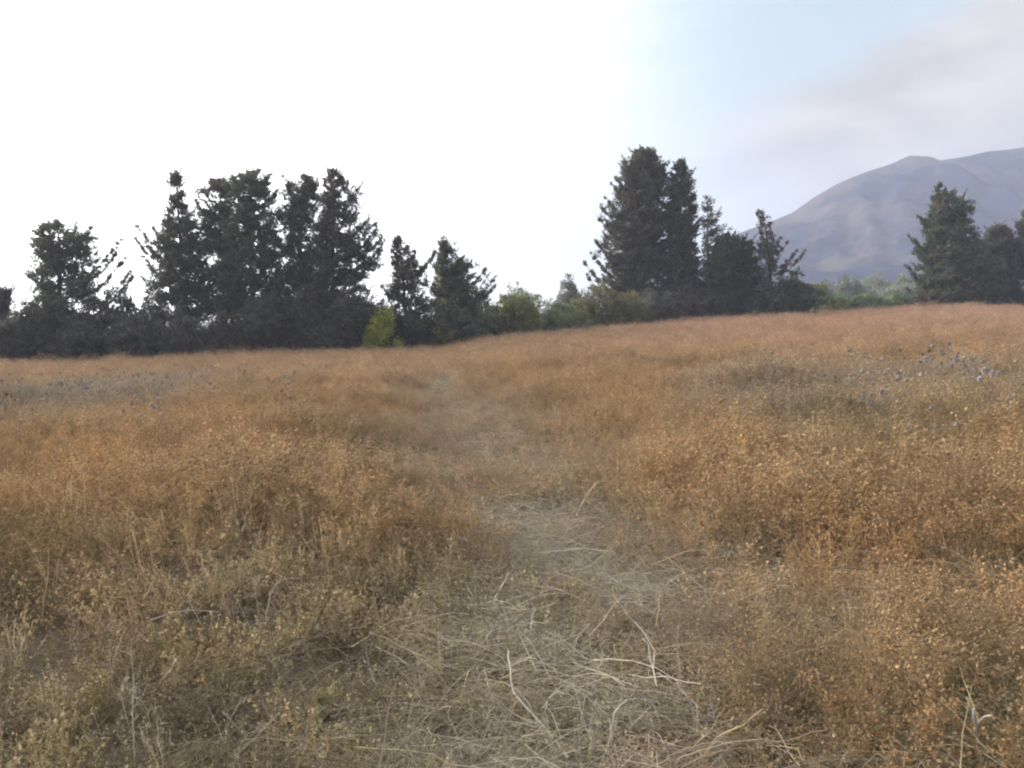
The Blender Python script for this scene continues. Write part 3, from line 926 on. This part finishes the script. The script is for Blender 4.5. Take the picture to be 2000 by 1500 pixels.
def scatter(name, builders, P, rot, scale, tint, mat):
    src = bpy.data.collections.new(name + '_kinds')
    for i, b in enumerate(builders):
        o = bpy.data.objects.new(f'{name}_kind_{i:02d}', b.mesh(f'{name}_kind_{i:02d}', [mat]))
        src.objects.link(o)
    me = bpy.data.meshes.new(name)
    n = len(P)
    me.vertices.add(n)
    me.vertices.foreach_set('co', P.astype(np.float32).ravel())

    def attr(nm, ty, key, arr):
        a = me.attributes.new(nm, ty, 'POINT')
        a.data.foreach_set(key, np.ascontiguousarray(arr).ravel())
    attr('plant_rot', 'FLOAT_VECTOR', 'vector', rot.astype(np.float32))
    attr('plant_scale', 'FLOAT_VECTOR', 'vector', scale.astype(np.float32))
    attr('plant_kind', 'INT', 'value', rng.integers(0, len(builders), n).astype(np.int32))
    attr('plant_tint', 'FLOAT_COLOR', 'color', np.concatenate([tint, np.ones((n, 1))], 1).astype(np.float32))
    o = bpy.data.objects.new(name, me)
    COL.objects.link(o)
    tree_ = bpy.data.node_groups.new(name + '_scatter', 'GeometryNodeTree')
    tree_.interface.new_socket('Geometry', in_out='INPUT', socket_type='NodeSocketGeometry')
    tree_.interface.new_socket('Geometry', in_out='OUTPUT', socket_type='NodeSocketGeometry')
    gi = tree_.nodes.new('NodeGroupInput')
    go = tree_.nodes.new('NodeGroupOutput')
    ci = tree_.nodes.new('GeometryNodeCollectionInfo')
    ci.inputs['Collection'].default_value = src
    ci.inputs['Separate Children'].default_value = True
    ci.inputs['Reset Children'].default_value = True
    ip = tree_.nodes.new('GeometryNodeInstanceOnPoints')
    ip.inputs['Pick Instance'].default_value = True

    def named(nm, ty):
        a = tree_.nodes.new('GeometryNodeInputNamedAttribute')
        a.data_type = ty
        a.inputs['Name'].default_value = nm
        return a.outputs[0]
    e2r = tree_.nodes.new('FunctionNodeEulerToRotation')
    L = tree_.links.new
    L(gi.outputs[0], ip.inputs['Points'])
    L(ci.outputs[0], ip.inputs['Instance'])
    L(named('plant_kind', 'INT'), ip.inputs['Instance Index'])
    L(named('plant_rot', 'FLOAT_VECTOR'), e2r.inputs[0])
    L(e2r.outputs[0], ip.inputs['Rotation'])
    L(named('plant_scale', 'FLOAT_VECTOR'), ip.inputs['Scale'])
    L(ip.outputs[0], go.inputs[0])
    md = o.modifiers.new('scatter', 'NODES')
    md.node_group = tree_
    tag(o, kind='stuff')
    return o


TR_Y = [1.0, 2.65, 4, 6.1, 8.3, 13, 18, 24]
TR_X = [.25, .26, .26, .08, -.25, -.9, -1.6, -2.1]
TR_W = [.8, .78, .82, .95, 1.15, 1.2, .8, .3]


def track(x, y):
    """1 in the middle of the trampled strip, 0 outside it"""
    c = np.interp(y, TR_Y, TR_X)
    w = np.interp(y, TR_Y, TR_W) * (1 + .25 * bumps(np.stack([x * 1.7, y * 1.7], -1)))
    d = np.abs(x - c) / np.maximum(w, .1)
    return (1 - smooth(.2, 1.6, d)) * (1 - smooth(20, 26, y))


def sow(n, r0, r1, half=43, power=1.0):
    """random field positions, r between r0 and r1; power 2 = even per square metre"""
    a = np.radians(rng.uniform(-half, half, n))
    r = (r0 ** power + rng.random(n) * (r1 ** power - r0 ** power)) ** (1 / power)
    re = np.interp(a, E_AZ, E_R)
    k = r < re + 3.5
    a, r = a[k], r[k]
    return r * np.sin(a), r * np.cos(a), a, r / np.interp(a, E_AZ, E_R)


def hollow(x, y):
    """small bare hollows where the dark soil shows between the plants"""
    s = 0
    for px, py, sx, sy in HOLLOWS:
        s = s + blob(x, y, px, py, .12, sx, sy)
    return np.clip(s, 0, 1)


HOLLOWS = [(615, 915, .55, 1.1), (500, 1050, 0.15, 0.31), (345, 1200, 0.19, 0.15), (90, 1300, 0.14, 0.12), (520, 1395, 0.09, 0.09),
           (640, 1265, 0.09, 0.10), (1480, 950, 0.30, 0.51), (1705, 1010, 0.15, 0.25), (700, 860, .55, 1.4), (860, 760, 0.68, 1.70),
           (1880, 1240, 0.10, 0.12), (200, 1130, 0.12, 0.12), (120, 1440, 0.12, 0.09), (1240, 720, 1.27, 1.70)]
def opening(x, y, pp):
    """irregular gaps in the cover, most of them near and to the left"""
    v = small(pp) + .35 * patch(pp + 3) + .4 * smooth(.5, -1.2, x) * smooth(8, 5, y)
    return smooth(.75, 1.05, v) * smooth(13, 9, y)


patch = wave_noise(21, 1.2, 4.0, 2)
patch2 = wave_noise(22, 4, 14, 2)
small = wave_noise(23, .35, 1.1, 2)


def blob(x, y, px, py, h, sx, sy):
    """soft patch round the place a photo pixel shows"""
    Y = depth_for(px, py, h)
    X = (px - 1000) / F * Y
    return np.exp(-((x - X) / sx) ** 2 - ((y - Y) / sy) ** 2)


def put(x, y):
    return np.stack([x, y, terrain(x, y)], -1)


ORANGE = np.array((.57, .36, .175))
TAN = np.array((.54, .40, .24))
PINK = np.array((.64, .43, .31))
STRAW = np.array((.56, .48, .35))
OLV = np.array((.34, .29, .15))
GRY = np.array((.42, .38, .33))


def lerp(a, b, f):
    return np.asarray(a) * (1 - f[:, None]) + np.asarray(b) * f[:, None]


def make_scale(n, s, wide=None):
    w = s if wide is None else wide
    return np.stack([w, w, s], -1)


# --- tall rusty weeds over most of the field
parts = [sow(5600, 1.3, 8, power=2), sow(17000, 8, 20, power=2), sow(36000, 20, 66, power=2)]
x, y, a, tt = (np.concatenate(q) for q in zip(*parts))
pp = np.stack([x, y], -1)
tr = track(x, y)
nearleft = smooth(6.5, 3.0, y) * smooth(.1, -.9, x)
keep = rng.random(len(x)) < np.clip(1.0 - .35 * smooth(5.5, 3.5, y) - (.85 - .5 * smooth(4, 9, y)) * tr * np.clip(.8 + .35 * small(pp * .7), .3, 1) - .4 * nearleft + .15 * patch(pp) - .9 * hollow(x, y), .04, 1)
keep &= rng.random(len(x)) > .92 * opening(x, y, pp)
x, y, a, tt, pp, tr, nearleft = (q[keep] for q in (x, y, a, tt, pp, tr, nearleft))
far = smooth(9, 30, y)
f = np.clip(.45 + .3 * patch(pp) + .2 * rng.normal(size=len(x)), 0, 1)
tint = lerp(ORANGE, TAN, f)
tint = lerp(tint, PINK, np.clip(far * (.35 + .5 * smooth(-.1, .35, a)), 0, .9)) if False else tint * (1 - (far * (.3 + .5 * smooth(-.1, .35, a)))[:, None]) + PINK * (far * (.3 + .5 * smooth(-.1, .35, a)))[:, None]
ol = np.clip(.6 * nearleft + .75 * smooth(5.5, 2.5, y) * smooth(1.1, .4, x) + .12 * patch2(pp) * (1 - far), 0, .9)
tint = lerp(tint, OLV, ol)
gr = np.clip(blob(x, y, 120, 750, .5, 2.6, 5) * .9 + blob(x, y, 230, 770, .5, 1.6, 3) * .5 + blob(x, y, 1500, 790, .3, .8, 2.5) * .7
             + blob(x, y, 1780, 715, .5, 2.0, 3) * .55 + tr * .5, 0, .9)
tint = lerp(tint, GRY, gr)
gr2 = np.clip(blob(x, y, 1660, 810, .4, .5, .8) * .7, 0, 1)
tint = lerp(tint, OLV * 1.05, gr2)
dead = np.clip(nearleft * (.2 + .5 * small(pp + 70)) + .35 * smooth(4.5, 2.5, y) * (small(pp + 40) > .6), 0, .95)
tint = lerp(tint, np.array((.17, .14, .115)), dead)
tint *= rng.uniform(.72, 1.28, (len(x), 1))
s = (1.0 + .16 * patch(pp) + rng.normal(0, .12, len(x))) * (1 - .5 * tr) * (1 - .5 * nearleft) * (1 - .35 * smooth(5.5, 2.5, y))
s = s * (1 + .4 * smooth(.9, 1.0, tt) * rng.random(len(x)) ** 2)
s = np.clip(s * (1 + .18 * rng.normal(size=len(x)) * smooth(12, 6, y)), .25, 1.7)
lean = .20 + .16 * smooth(14, 6, y)
rot = np.stack([rng.normal(0, 1, len(x)) * lean, rng.normal(0, 1, len(x)) * lean, rng.uniform(0, 6.283, len(x))], -1)
wide = s * (1.1 + .5 * far)
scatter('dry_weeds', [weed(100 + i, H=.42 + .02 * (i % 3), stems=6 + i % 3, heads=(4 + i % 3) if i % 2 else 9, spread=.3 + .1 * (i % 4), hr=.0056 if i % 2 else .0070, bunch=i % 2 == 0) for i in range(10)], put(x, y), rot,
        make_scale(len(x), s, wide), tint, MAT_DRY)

# --- fine feathery grass mixed in, paler; thick along the far edge
parts = [sow(3500, 1.3, 8, power=2), sow(9000, 8, 22, power=2), sow(16000, 22, 66, power=2)]
x, y, a, tt = (np.concatenate(q) for q in zip(*parts))
pp = np.stack([x, y], -1)
tr = track(x, y)
edge = smooth(.86, .97, tt)
pale = edge * smooth(.12, .22, a) * smooth(.42, .34, a)
keep = rng.random(len(x)) < np.clip((.45 + .35 * patch(pp + 31)) * (.35 + .65 * smooth(12, 26, y)) + .5 * edge - .1 * tr, .04, 1) * (1 - .9 * hollow(x, y))
x, y, a, tr, pp, edge, pale = (q[keep] for q in (x, y, a, tr, pp, edge, pale))
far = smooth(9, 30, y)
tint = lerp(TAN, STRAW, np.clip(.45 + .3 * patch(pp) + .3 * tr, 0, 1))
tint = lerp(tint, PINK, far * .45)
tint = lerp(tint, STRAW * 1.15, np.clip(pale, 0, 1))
tint *= rng.uniform(.7, 1.25, (len(x), 1))
s = np.clip((.85 + .15 * rng.normal(size=len(x))) * (1 - .45 * tr) * (1 - .45 * smooth(6, 3, y)) * (1 + .15 * edge), .3, 1.5)
rot = np.stack([rng.normal(0, .22, len(x)), rng.normal(0, .22, len(x)), rng.uniform(0, 6.283, len(x))], -1)
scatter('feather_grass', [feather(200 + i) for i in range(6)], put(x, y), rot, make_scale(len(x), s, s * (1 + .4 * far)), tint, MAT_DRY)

# --- flattened straw on the trampled strip and litter between the plants
parts = [sow(7000, 1.2, 8, power=2), sow(8000, 8, 26, power=2)]
x, y, a, tt = (np.concatenate(q) for q in zip(*parts))
pp = np.stack([x, y], -1)
tr = track(x, y)
keep = rng.random(len(x)) < np.clip(.26 * smooth(7, 4, y) + .06 + (.9 - .5 * smooth(4.5, 9, y)) * tr + .1 * small(pp), .05, 1) * (1 - .8 * opening(x, y, pp) * (1 - tr))
x, y, tr, pp = (q[keep] for q in (x, y, tr, pp))
tint = lerp(lerp(TAN * .8, OLV * 1.4, np.clip(.4 + .4 * patch(pp), 0, 1)), np.array((.56, .51, .42)), np.clip(.2 + .7 * tr + .2 * small(pp), 0, 1))
tint = lerp(tint, np.array((.19, .155, .125)), np.clip(1.1 * smooth(6.5, 3.0, y) * smooth(.1, -.9, x) * (1 - tr), 0, .85))
tint *= rng.uniform(.5, 1.25, (len(x), 1))
s = np.clip(.9 + .25 * rng.normal(size=len(x)), .4, 1.6)
rot = np.stack([rng.normal(0, .1, len(x)), rng.normal(0, .1, len(x)), rng.uniform(0, 6.283, len(x))], -1)
scatter('flattened_straw', [straw(300 + i) for i in range(7)], put(x, y), rot, make_scale(len(x), s), tint, MAT_DRY)

# --- grey dead twigs standing and leaning on the near part of the strip
x, y, a, tt = sow(9000, 1.3, 9, power=2)
pp = np.stack([x, y], -1)
tr = track(x, y)
keep = rng.random(len(x)) < np.clip(.04 + .30 * tr + .08 * small(pp), 0, 1) * smooth(9, 5, y)
x, y, tr, pp = (q[keep] for q in (x, y, tr, pp))
tint = lerp(np.array((.36, .32, .26)), np.array((.60, .55, .47)), rng.random(len(x)) ** 2) * rng.uniform(.7, 1.2, (len(x), 1))
s = rng.uniform(.5, 1.15, len(x))
rot = np.stack([rng.normal(0, .45, len(x)), rng.normal(0, .45, len(x)), rng.uniform(0, 6.283, len(x))], -1)
scatter('dead_twigs', [weed(800 + i, H=.30, stems=3, heads=3, spread=.6, w=.0042, hr=.0035) for i in range(7)], put(x, y), rot, make_scale(len(x), s), tint, MAT_DRY)

# --- low olive herbs
parts = [sow(15000, 1.2, 8, power=2), sow(7000, 8, 20, power=2)]
x, y, a, tt = (np.concatenate(q) for q in zip(*parts))
pp = np.stack([x, y], -1)
tr = track(x, y)
nearleft = smooth(7, 3.0, y) * smooth(.3, -.8, x)
keep = rng.random(len(x)) < np.clip(.24 + .55 * nearleft + .25 * patch(pp + 11) - .06 * tr, .05, 1) * (1 - .88 * opening(x, y, pp))
x, y, tr, pp, nearleft = (q[keep] for q in (x, y, tr, pp, nearleft))
tint = lerp(np.array((.42, .34, .20)), np.array((.34, .31, .185)), np.clip(.5 + .5 * small(pp), 0, 1))
tint = lerp(tint, ORANGE * .8, np.clip(.3 + .5 * patch(pp + 50), 0, .8) * smooth(2.5, 5, y))
tint = lerp(tint, np.array((.36, .27, .19)), np.clip(.5 * small(pp + 9), 0, .6))
tint = lerp(tint, np.array((.17, .14, .105)), np.clip(nearleft * (.15 + .55 * small(pp + 70)), 0, .8))
tint = lerp(tint, np.array((.50, .40, .20)), np.clip(nearleft * (-.1 + .5 * small(pp * 1.3 + 23)), 0, .8))
tint *= rng.uniform(.65, 1.35, (len(x), 1))
s = np.clip((.95 + .25 * rng.normal(size=len(x))) * (1 - .3 * smooth(5, 3, y)), .3, 1.7)
rot = np.stack([rng.normal(0, .15, len(x)), rng.normal(0, .15, len(x)), rng.uniform(0, 6.283, len(x))], -1)
scatter('low_herbs', [herb(400 + i) for i in range(6)], put(x, y), rot, make_scale(len(x), s), tint, MAT_DRY)

# --- the grey masses of faded thistles at the far left and on the right
x, y, a, tt = sow(60000, 8, 40, power=2)
pp = np.stack([x, y], -1)
wgt = (blob(x, y, 110, 748, .6, 2.6, 5) + .8 * blob(x, y, 235, 760, .6, 1.4, 3) + .8 * blob(x, y, 1800, 712, .6, 1.9, 2.6) + .6 * blob(x, y, 1900, 715, .6, 1.0, 2)
       + .25 * blob(x, y, 570, 735, .6, 1.2, 3) + .35 * blob(x, y, 1500, 790, .4, .7, 2))
keep = rng.random(len(x)) < .07 * np.clip(wgt, 0, 1.2)
x, y = x[keep], y[keep]
tint = lerp(np.array((.40, .36, .36)), np.array((.30, .31, .22)), rng.random(len(x)) * .8) * rng.uniform(.75, 1.2, (len(x), 1))
s = rng.uniform(.75, 1.25, len(x))
rot = np.stack([rng.normal(0, .12, len(x)), rng.normal(0, .12, len(x)), rng.uniform(0, 6.283, len(x))], -1)
scatter('faded_thistles', [weed(700 + i, H=.62, stems=4, heads=3, spread=.3, w=.005, hr=.019) for i in range(5)], put(x, y), rot, make_scale(len(x), s), tint, MAT_DRY)

# ------------------------------------------------------------------ thistles
def thistle(px, py, h, R, colour, label, group='thistles standing above the weeds', twin=False, seed=1):
    r = np.random.default_rng(seed)
    Y = depth_for(px, py, h)
    tip = at(px, py, Y)
    bx = tip[0] + r.normal(0, .03)
    base = np.array((bx, Y, float(terrain(bx, Y))))
    root = empty('thistle', base)
    tag(root, label, 'thistle', group)
    top = tip - base
    sb = MB()
    s = np.linspace(0, 1, 8)[:, None]
    B = np.array((0, 0, -.05)) * (1 - s) + top * s + np.array((.02, 0, 0)) * np.sin(s * 4)
    tube(sb, B, np.linspace(.006, .0035, 8), 5, (.30, .27, .22))
    tips = [top]
    for k in range(3 if twin else 2):
        u = r.uniform(.45, .8)
        b0 = np.array([np.interp(u, s[:, 0], B[:, j]) for j in range(3)])
        a = r.uniform(0, 6.283)
        e = b0 + np.array((math.cos(a) * .13, math.sin(a) * .13, (1 - u) * top[2] * r.uniform(.5, .95)))
        C = b0 * (1 - s) + e * s + np.array((math.cos(a), math.sin(a), 0)) * np.sin(s * 3.14) * .03
        tube(sb, C, np.linspace(.004, .0025, 8), 4, (.30, .27, .22))
        tips.append(e)
    for k in range(10):                                   # spiny leaves
        u = r.uniform(.1, .75)
        b0 = np.array([np.interp(u, s[:, 0], B[:, j]) for j in range(3)])
        a = r.uniform(0, 6.283)
        L = .14 * (1.1 - u)
        d = np.array((math.cos(a), math.sin(a), .4))
        sd_ = np.array((-math.sin(a), math.cos(a), 0))
        V = [b0, b0 + d * L * .35 + sd_ * L * .12, b0 + d * L * .5 + sd_ * L * .28, b0 + d * L, b0 + d * L * .5 - sd_ * L * .28, b0 + d * L * .35 - sd_ * L * .12]
        sb.add(V, [(0, 1, 5), (1, 2, 3), (1, 3, 5), (5, 3, 4)], None, (.23, .21, .15))
    sb.build('stem', [MAT_THISTLE], root)
    for k, p in enumerate(tips):
        hb = MB()
        rad = 1.15 * R * (1 if k == 0 else r.uniform(.6, .85))
        n = 90
        i = np.arange(n) + .5
        ph = np.arccos(1 - 2 * i / n)
        th = math.pi * (1 + 5 ** .5) * i
        D = np.stack([np.cos(th) * np.sin(ph), np.sin(th) * np.sin(ph), np.cos(ph)], -1)
        S = unit(np.cross(D, np.array((.3, .5, .81))))
        T2 = np.cross(D, S)
        tipd = p + D * rad * r.uniform(.85, 1.1, (n, 1))
        bb = p + D * rad * .35
        w = rad * .16
        V = np.stack([bb + S * w, bb - S * w * .5 + T2 * w * .87, bb - S * w * .5 - T2 * w * .87, tipd], 1).reshape(-1, 3)
        q = np.arange(n)[:, None] * 4
        T = np.concatenate([q + np.array((0, 1, 3)), q + np.array((1, 2, 3)), q + np.array((2, 0, 3))])
        hb.add(V, T, None, np.repeat(np.asarray(colour) * r.uniform(.7, 1.3, (n, 1)), 4, 0))
        hb.build('flower_head', [MAT_THISTLE], root)


BLUE = (.35, .31, .305)
PALEB = (.50, .45, .43)
BRN = (.26, .19, .13)
for i, (px, py, h, R, c, lab) in enumerate([
        (1853, 671, .80, .034, BLUE, 'blue globe thistle, tallest of the right hand patch'),
        (1838, 686, .76, .028, BLUE, 'blue globe thistle just left of the tallest right hand one'),
        (1868, 704, .70, .030, BLUE, 'blue thistle below the tallest right hand one'),
        (1897, 701, .72, .030, BLUE, 'blue thistle second from the right edge'),
        (1924, 723, .68, .042, PALEB, 'large pale blue thistle nearest the right edge of the photo'),
        (1706, 750, .62, .026, BLUE, 'blue thistle left of the right hand patch, above its lower neighbour'),
        (1722, 765, .60, .026, BLUE, 'lowest blue thistle of the right hand field'),
        (1758, 684, .74, .026, BRN, 'withered brown thistle left of the blue patch on the right'),
        (1814, 685, .74, .030, BRN, 'withered brown thistle beside the blue patch on the right'),
        (1629, 737, .62, .028, BRN, 'withered brown thistle farthest left on the right side of the field'),
        (1756, 729, .64, .024, BRN, 'small withered thistle under the brown pair on the right'),
        (296, 792, .62, .040, PALEB, 'pale thistle with dark underside alone in the left field'),
        (309, 780, .64, .030, PALEB, 'smaller pale thistle touching the lone one in the left field'),
        (574, 726, .70, .055, PALEB, 'largest pale thistle before the left tree group'),
        (557, 735, .66, .030, BLUE, 'dark blue thistle left of the largest pale one'),
        (405, 713, .74, .030, BLUE, 'blue thistle on the far edge of the left field'),
        (410, 750, .62, .030, BRN, 'brown thistle below the blue far edge one at left'),
        (476, 731, .66, .026, BRN, 'brown thistle between the left blue and the largest pale ones'),
        (523, 740, .64, .026, BRN, 'small brown thistle left of the dark blue one'),
        (551, 763, .60, .024, BRN, 'brown thistle lowest below the largest pale one'),
        (12, 770, .62, .034, BRN, 'brown thistle by the left edge of the photo'),
        (120, 735, .66, .034, PALEB, 'pale thistle in the grey patch at the far left'),
        (176, 748, .64, .030, PALEB, 'second pale thistle in the grey patch at the far left')]):
    thistle(px, py, h, R, c, lab, seed=500 + i, twin=i % 2 == 0)

# ------------------------------------------------------------------ single dead stalks in the foreground
def stalk(pts, r0, label, colour=(.50, .42, .29), twigs=(), seed=1):
    """pts: (photo x, photo y, height above the ground) along the stalk, base first"""
    rg_ = np.random.default_rng(seed)
    P = np.array([at(px, py, depth_for(px, py, h)) for px, py, h in pts])
    base = P[0].copy()
    s0 = np.linspace(0, 1, len(P))
    s = np.linspace(0, 1, 9)
    Q = np.stack([np.interp(s, s0, P[:, j]) for j in range(3)], -1)
    Q[1:-1] = Q[1:-1] * .5 + (Q[:-2] + Q[2:]) * .25
    Q[1:-1] += rg_.normal(0, r0 * .5, (7, 3))
    mb = MB()
    tube(mb, Q - base, np.linspace(r0, r0 * .6, 9) * (1 + .15 * rg_.normal(size=9)), 5, colour)
    o = mb.build('dead_stalk', [MAT_STALK], None, smooth=True)
    o.location = base
    tag(o, label, 'dead stalk', 'pale dead stalks on the trampled strip')
    for tw in twigs:
        T = np.array([at(px, py, depth_for(px, py, h)) for px, py, h in tw])
        tb = MB()
        sT = np.linspace(0, 1, 6)
        TT = np.stack([np.interp(sT, np.linspace(0, 1, len(T)), T[:, j]) for j in range(3)], -1)
        tube(tb, TT - base, np.linspace(r0 * .7, r0 * .35, 6), 5, colour)
        tb.build('side_twig', [MAT_STALK], o, smooth=True)
    return o


W1 = (.58, .53, .46)
Y1 = (.48, .37, .20)
stalk([(1918, 1500, .02), (1908, 1440, .10), (1902, 1385, .22)], .009, 'thick whitish forked stalk in the bottom right corner', W1, [[(1906, 1420, .13), (1922, 1400, .19), (1936, 1398, .22)], [(1902, 1390, .2), (1892, 1378, .23)]], 1)
stalk([(962, 1182, .10), (978, 1150, .14), (993, 1120, .19)], .004, 'short bright straw standing oblique in the middle of the strip', W1, seed=2)
stalk([(930, 1272, .06), (947, 1250, .09), (960, 1232, .12)], .0045, 'bright short broken straw, left one of a close pair', W1, seed=3)
stalk([(972, 1248, .08), (978, 1225, .12)], .0045, 'bright stub of straw, right one of a close pair', W1, seed=4)
stalk([(1283, 1222, .14), (1287, 1190, .22), (1291, 1150, .30)], .0038, 'upright yellow straw crossed by a slanting one', Y1, seed=5)
stalk([(1190, 1212, .10), (1260, 1182, .14), (1328, 1156, .20)], .0032, 'long slanting yellow straw crossing the upright one', Y1, seed=6)
stalk([(1110, 1480, .05), (1050, 1400, .09), (998, 1355, .13), (997, 1300, .2), (993, 1270, .24)], .0042, 'longest pale stalk bending up from the bottom middle', W1, seed=7)
stalk([(966, 1368, .05), (950, 1330, .1), (946, 1305, .14)], .0038, 'short bent pale stalk left of the longest one', W1, [[(955, 1345, .09), (972, 1332, .12)]], 8)
stalk([(942, 1415, .03), (955, 1395, .06), (967, 1380, .08)], .0048, 'whitish chip of stalk just below the short bent one', W1, seed=9)
stalk([(1370, 1385, .03), (1345, 1362, .05), (1322, 1334, .08)], .005, 'whitish straight stick lying left of bottom right weeds', W1, seed=10)
stalk([(1190, 1460, .04), (1196, 1410, .12), (1206, 1380, .17), (1225, 1368, .18)], .004, 'hooked pale stalk bent over at the top, bottom middle', W1, seed=11)
stalk([(1150, 1435, .03), (1158, 1390, .1), (1165, 1365, .15)], .0035, 'thin pale stalk left of the hooked one', W1, seed=12)
stalk([(1195, 1455, .03), (1190, 1400, .12), (1160, 1372, .16)], .0035, 'pale stalk bowed toward the hooked one', W1, seed=13)
stalk([(935, 1092, .08), (945, 1050, .17), (962, 1005, .27)], .0042, 'tall yellowish stalk leaning right above the strip', Y1, seed=14)
stalk([(915, 1165, .08), (922, 1130, .15), (935, 1100, .2)], .0038, 'yellowish stalk continuing below the tall leaning one', Y1, seed=15)
stalk([(1125, 1010, .08), (1145, 965, .2), (1168, 940, .26), (1182, 938, .26)], .005, 'pale arching stalk at the upper end of the strip', STRAW * 1.1, seed=16)
stalk([(1190, 1010, .08), (1176, 985, .16), (1160, 975, .2)], .0045, 'short bent stalk facing the arching one', STRAW, seed=17)
stalk([(1545, 1298, .04), (1600, 1262, .1), (1648, 1230, .16)], .004, 'pale grey stick slanting up among the right weeds', W1, [[(1600, 1262, .1), (1640, 1262, .13)]], 18)
stalk([(1375, 1290, .06), (1440, 1250, .1), (1490, 1225, .14)], .0035, 'orange straw slanting above the right end of the strip', (.5, .33, .14), seed=19)
stalk([(1510, 1205, .06), (1502, 1170, .14), (1495, 1140, .2), (1500, 1110, .26)], .004, 'grey upright bent stalk left of the rusty weeds', (.42, .36, .28), seed=20)
stalk([(1560, 1250, .05), (1572, 1220, .1), (1578, 1195, .15), (1545, 1180, .18)], .0045, 'crooked pale stalk with a bent top at right', STRAW, seed=21)
stalk([(1370, 1490, .03), (1395, 1440, .1), (1440, 1425, .14), (1490, 1385, .19)], .004, 'long olive straw sweeping right at the bottom', Y1, seed=22)
stalk([(285, 1215, .08), (330, 1198, .13), (380, 1190, .15), (430, 1196, .13)], .005, 'grey arched stalk over a dark hollow on the left', (.36, .31, .25), seed=23)
stalk([(80, 1215, .06), (86, 1175, .16), (94, 1125, .27)], .0055, 'upright ochre stalk near the left edge', Y1, seed=24)
stalk([(283, 1180, .08), (292, 1150, .17), (298, 1124, .24)], .006, 'short ochre stalk above the arched grey one', Y1, seed=25)
stalk([(520, 1215, .06), (525, 1165, .17), (545, 1128, .24), (590, 1130, .22)], .004, 'thin grey stalk curving over to the right', (.40, .35, .28), seed=26)
stalk([(845, 1072, .10), (900, 1075, .12), (950, 1080, .12)], .0035, 'thin pale straw lying level at the left of the strip', W1, seed=27)
stalk([(1040, 1080, .1), (1080, 1078, .13), (1150, 1070, .16), (1190, 1080, .14)], .004, 'whitish straw bowed across the upper strip', W1, seed=28)
stalk([(780, 1335, .04), (850, 1360, .06), (910, 1375, .08)], .0035, 'thin grey straw lying left of the bottom middle', (.44, .38, .3), seed=29)
stalk([(700, 1250, .05), (760, 1275, .08), (800, 1300, .07)], .0035, 'thin whitish straw slanting down left of the strip', W1, seed=30)

# ------------------------------------------------------------------ a few living weeds one can pick out
def leafy(px, py, h, n, colour, label, size=.05, seed=1):
    r = np.random.default_rng(seed)
    Y = depth_for(px, py, h)
    p = at(px, py, Y)
    base = np.array((p[0], Y, float(terrain(p[0], Y))))
    root = empty('leafy_weed', base)
    tag(root, label, 'weed', 'green weeds in the dry field')
    sb, fb = MB(), MB()
    C = []
    for i in range(7):
        a = r.uniform(0, 6.283)
        B = bent((0, 0, -.03), (math.cos(a) * .35, math.sin(a) * .35, 1), h * r.uniform(.7, 1.05), .1, 6, r, .07)
        tube(sb, B, np.linspace(.005, .002, 7), 4, (.2, .17, .07))
        u = r.uniform(.3, 1, n)
        C.append(np.stack([np.interp(u, np.linspace(0, 1, 7), B[:, j]) for j in range(3)], -1))
    C = np.concatenate(C)
    leaves(fb, C, 5, .03, size, np.asarray(colour) * r.uniform(.7, 1.3, (len(C), 1)), 1, .4, .35, r)
    sb.build('stem', [MAT_BARK], root)
    fb.build('foliage', [MAT_LEAF], root)


leafy(1178, 790, .45, 14, (.26, .24, .05), 'yellow green weed standing alone past the trampled strip', seed=601)
leafy(1655, 790, .42, 22, (.17, .17, .05), 'dark olive weed among pale heads on the right', seed=602)
leafy(1690, 805, .38, 16, (.24, .23, .06), 'lighter olive weed right of the dark olive one', seed=603)
leafy(430, 1470, .12, 10, (.17, .19, .08), 'fresh green low weed at the bottom left', size=.035, seed=604)
leafy(645, 1330, .16, 9, (.29, .26, .12), 'yellowish leafy weed left of the strip', size=.035, seed=605)
